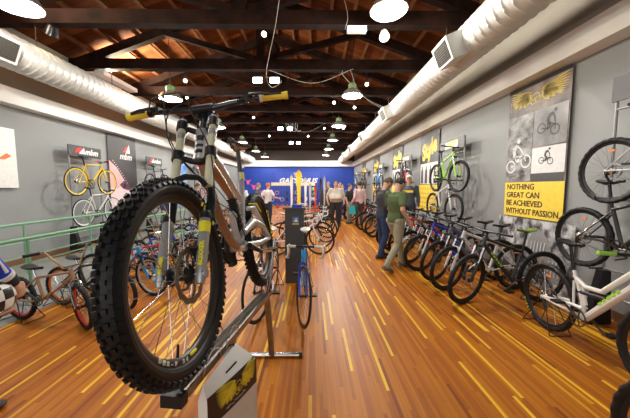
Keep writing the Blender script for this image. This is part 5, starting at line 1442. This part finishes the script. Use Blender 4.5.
NAVY = (.015, .025, .07); JEANS = (.018, .04, .11); KHAKI = (.33, .32, .23); OLIVE = (.085, .125, .05); DGREY = (.035, .038, .045); BEIGE = (.52, .47, .40); PALE = (.70, .72, .75); PINKS = (.66, .46, .50); HBLK = (.02, .015, .012); HBRN = (.10, .05, .025); HORG = (.50, .16, .04); HGRY = (.2, .17, .15)
person('person', 'man in olive green polo and khaki trousers walking away, head bowed', (1.55, 5.05, 0), R(-62), 1.76, OLIVE, KHAKI, HBLK, sleeves='short', vox=.012, face_pitch=R(-28), build=1.05,
       pose=dict(head=(0, .09, 1.60), neck=(0, .01, 1.45), an_l=(-.08, .26, .10), kn_l=(-.10, .20, .52), an_r=(.09, -.30, .13), kn_r=(.10, -.03, .50), el_r=(.26, -.10, 1.14), wr_r=(.27, .06, .93), el_l=(-.25, .08, 1.13), wr_l=(-.18, .30, 1.05)), toe=dict(r=R(-18)), shoes=(.16, .14, .11))
person('person', 'man in dark grey jacket and blue jeans looking down, white paper in hand', (1.54, 5.95, 0), R(-78), 1.80, DGREY, JEANS, HBRN, vox=.012, face_pitch=R(-32), build=1.08,
       pose=dict(head=(0, .11, 1.59), neck=(0, .02, 1.45), an_l=(-.10, .05, .09), an_r=(.10, -.10, .09), wr_r=(.22, .12, .90), el_r=(.26, -.05, 1.13), el_l=(-.25, .02, 1.14), wr_l=(-.16, .25, 1.02)), shoes=(.03, .025, .03))
pap = MB().box((0, 0, 0), (.012, .13, .09), Matrix.Rotation(R(20), 3, 'Y')).obj('folded_paper', mat('paper_white', (.85, .85, .84), .6), None, loc=(1.62, 5.60, .82)); tag(pap, 'small white folded paper held by the man in jeans', 'paper')
man = person('mannequin', 'dressed figure in dark jacket with yellow chest band and white cap by the right wall', (2.73, 7.72, .12), R(150), 1.76, (.06, .07, .09), DGREY, HBLK, hat=(.75, .76, .78), vox=.014)
MB().box((0, .118, 1.30), (.26, .03, .06)).obj('chest_band', ban_yellow, man[0])
MB().box((2.73, 7.72, .06), (.5, .5, .12)).obj('plinth', mat('plinth_white', (.6, .6, .58), .5), smooth=False)
tag(bpy.data.objects['plinth'], 'low white plinth under the dressed figure by the right wall', 'plinth')
person('person', 'heavy man in beige polo and black trousers facing the camera in the far aisle', (.93, 10.8, 0), R(178), 1.79, BEIGE, (.02, .02, .022), HBLK, sleeves='short', belly=.10, build=1.28,
       pose=dict(el_r=(.33, -.04, 1.13), wr_r=(.30, .10, .93), el_l=(-.33, -.04, 1.13), wr_l=(-.30, .10, .93), an_r=(.15, -.02, .09), an_l=(-.15, .02, .09)))
person('person', 'man in pink shirt and dark trousers seen from behind with turquoise bag', (1.88, 10.9, 0), R(25), 1.76, PINKS, (.05, .045, .04), HBLK, build=1.15, pose=dict(wr_l=(-.26, .12, .95)))
tb = MB().add([(-.13, 0, -.32), (.13, 0, -.32), (.11, 0, .0), (-.10, 0, .0), (-.13, .07, -.32), (.13, .07, -.32), (.10, .05, .0), (-.09, .05, .0)], [(0, 1, 2, 3), (5, 4, 7, 6), (0, 4, 5, 1), (1, 5, 6, 2), (2, 6, 7, 3), (3, 7, 4, 0)]).obj('plastic_bag', mat('bag_turquoise', (.02, .50, .62), .5), None, loc=(1.60, 10.82, .80))
MB().tube(bez([(-.06, .02, 0), (-.02, .02, .09), (.05, .02, 0)], 6), .006, 5).obj('handle', mat('bag_turquoise', (.02, .50, .62), .5), tb); tag(tb, 'turquoise plastic bag hanging from the hand of the man in pink', 'bag')
person('person', 'person in black shirt reaching one arm towards the man in pink', (1.58, 11.6, 0), R(-125), 1.68, (.02, .02, .025), (.25, .25, .24), HBLK, sleeves='short', pose=dict(el_l=(-.22, .16, 1.20), wr_l=(-.12, .40, 1.12)))
person('person', 'man in pale blue shirt and jeans behind the heavy man', (1.22, 12.5, 0), R(-150), 1.78, PALE, JEANS, HBLK)
person('person', 'person in blue shirt between the pale shirted man and the black shirted one', (1.5, 13.4, 0), R(160), 1.68, (.08, .18, .40), NAVY, HBLK)
person('person', 'person in black with red trim standing left of the heavy man', (.58, 12.3, 0), R(150), 1.70, (.03, .02, .03), (.05, .04, .05), HBLK)
person('person', 'person in grey cap and dark coat just behind the heavy man on his left', (.80, 13.3, 0), R(120), 1.80, (.06, .06, .07), DGREY, HBLK, hat=(.22, .23, .25))
person('person', 'person with orange hair and white polo seen from behind at the far display', (-1.82, 11.4, 0), R(-35), 1.72, (.78, .77, .74), NAVY, HORG, sleeves='short', pose=dict(el_r=(.30, .05, 1.16), wr_r=(.34, .30, 1.10), el_l=(-.30, -.08, 1.15), wr_l=(-.18, .02, 1.0)))
person('person', 'person with grey hair beside the orange haired one at the far display', (-2.4, 12.3, 0), R(-60), 1.74, (.10, .10, .13), NAVY, HGRY)
wm_ = person('person', 'man in white shirt with dark shoulder strap behind the rear wheel of the big bike', (-2.95, 11.6, 0), R(10), 1.70, (.75, .77, .80), NAVY, HBLK, sleeves='short')
MB().tube([(-.16, -.128, 1.10), (.0, -.136, 1.27), (.13, -.10, 1.43), (.12, .0, 1.47)], .014, 6).obj('shoulder_strap', black, wm_[0])
person('person', 'person in navy clothes standing near the far left end of the ramp', (-4.3, 8.2, 0), R(-100), 1.74, NAVY, NAVY, HBLK)
person('person', 'person in dark clothes far off on the left beyond the small bikes', (-4.3, 10.4, 0), R(-60), 1.70, (.03, .04, .08), DGREY, HBRN)
bal = MB().lathe([(.01, -.17), (.04, -.14), (.10, -.04), (.12, .05), (.09, .13), (.03, .165), (.005, .17)], axis='z', n=20).obj('balloon', mat('balloon_blue', (.01, .12, .70), .25, coat=.5), None, loc=(-3.78, 7.3, 1.30)); tag(bal, 'small bright blue balloon above the ramp railing', 'balloon')
MB().tube([(0, 0, -.17), (.01, 0, -.30), (0, .0, -.43)], .003, 5).obj('string', white_pl, bal)
# person cut by the left picture edge: blue and white jacket
pj, PJ = person('person', 'person in blue, white and black jacket cut off by the left picture edge', (-2.30, 1.72, 0), R(0), 1.70, (.01, .05, .55), (.03, .03, .04), HBLK, vox=.012,
       pose=dict(sh_r=(.19, 0, 1.36), el_r=(.31, -.03, 1.12), wr_r=(.30, .10, .93)))
el, wr = PJ['el_r'], PJ['wr_r']; shl = PJ['sh_r']
MB().tube([el.lerp(wr, .55), el.lerp(wr, .72)], [.056, .052], 16).obj('white_sleeve_band', mat('cloth_white', (.75, .75, .76), .85), pj)
MB().tube([el.lerp(wr, .70), el.lerp(wr, 1.0)], [.054, .045], 16).obj('black_cuff', mat('cloth_black', (.02, .02, .02), .85), pj)
MB().tube([shl.lerp(el, .45)+Vector((.058, .0, 0)), shl.lerp(el, .9)+Vector((.056, .0, 0)), el.lerp(wr, .45)+Vector((.045, .0, 0))], [.006, .009, .012], 8).obj('white_sleeve_stripe', mat('cloth_white', (.75, .75, .76), .85), pj)
chk = bpy.data.materials.new('checkered_shell'); n_, b_ = nt(chk); tc_ = n_.nodes.new('ShaderNodeTexCoord'); ck_ = n_.nodes.new('ShaderNodeTexChecker'); ck_.inputs['Scale'].default_value = 15
ck_.inputs['Color1'].default_value = (.02, .02, .02, 1); ck_.inputs['Color2'].default_value = (.75, .75, .73, 1); n_.links.new(tc_.outputs['Object'], ck_.inputs['Vector']); n_.links.new(ck_.outputs[0], b_.inputs['Base Color']); b_.inputs['Roughness'].default_value = .3
hh = MB().ell((0, 0, 0), (.10, .135, .13), 24, 18).obj('checkered_helmet', chk, None, loc=(-2.03, 1.70, .84)); tag(hh, 'black and white checkered helmet held at the left picture edge', 'helmet')
MB().lathe([(.104, -.09), (.113, -.076), (.100, -.062), (.094, -.076)], (0, 0, -.01), 'z', 24, closed=True, mtx=Matrix.Diagonal(Vector((.88, 1.08, 1)))).obj('helmet_rim', mat('brown_trim', (.25, .10, .04), .5), hh)

ring_text('MAXXIS', .336, R(205), R(6), .030, -.0275, yellow_l, WHITE_FS_WHEEL)
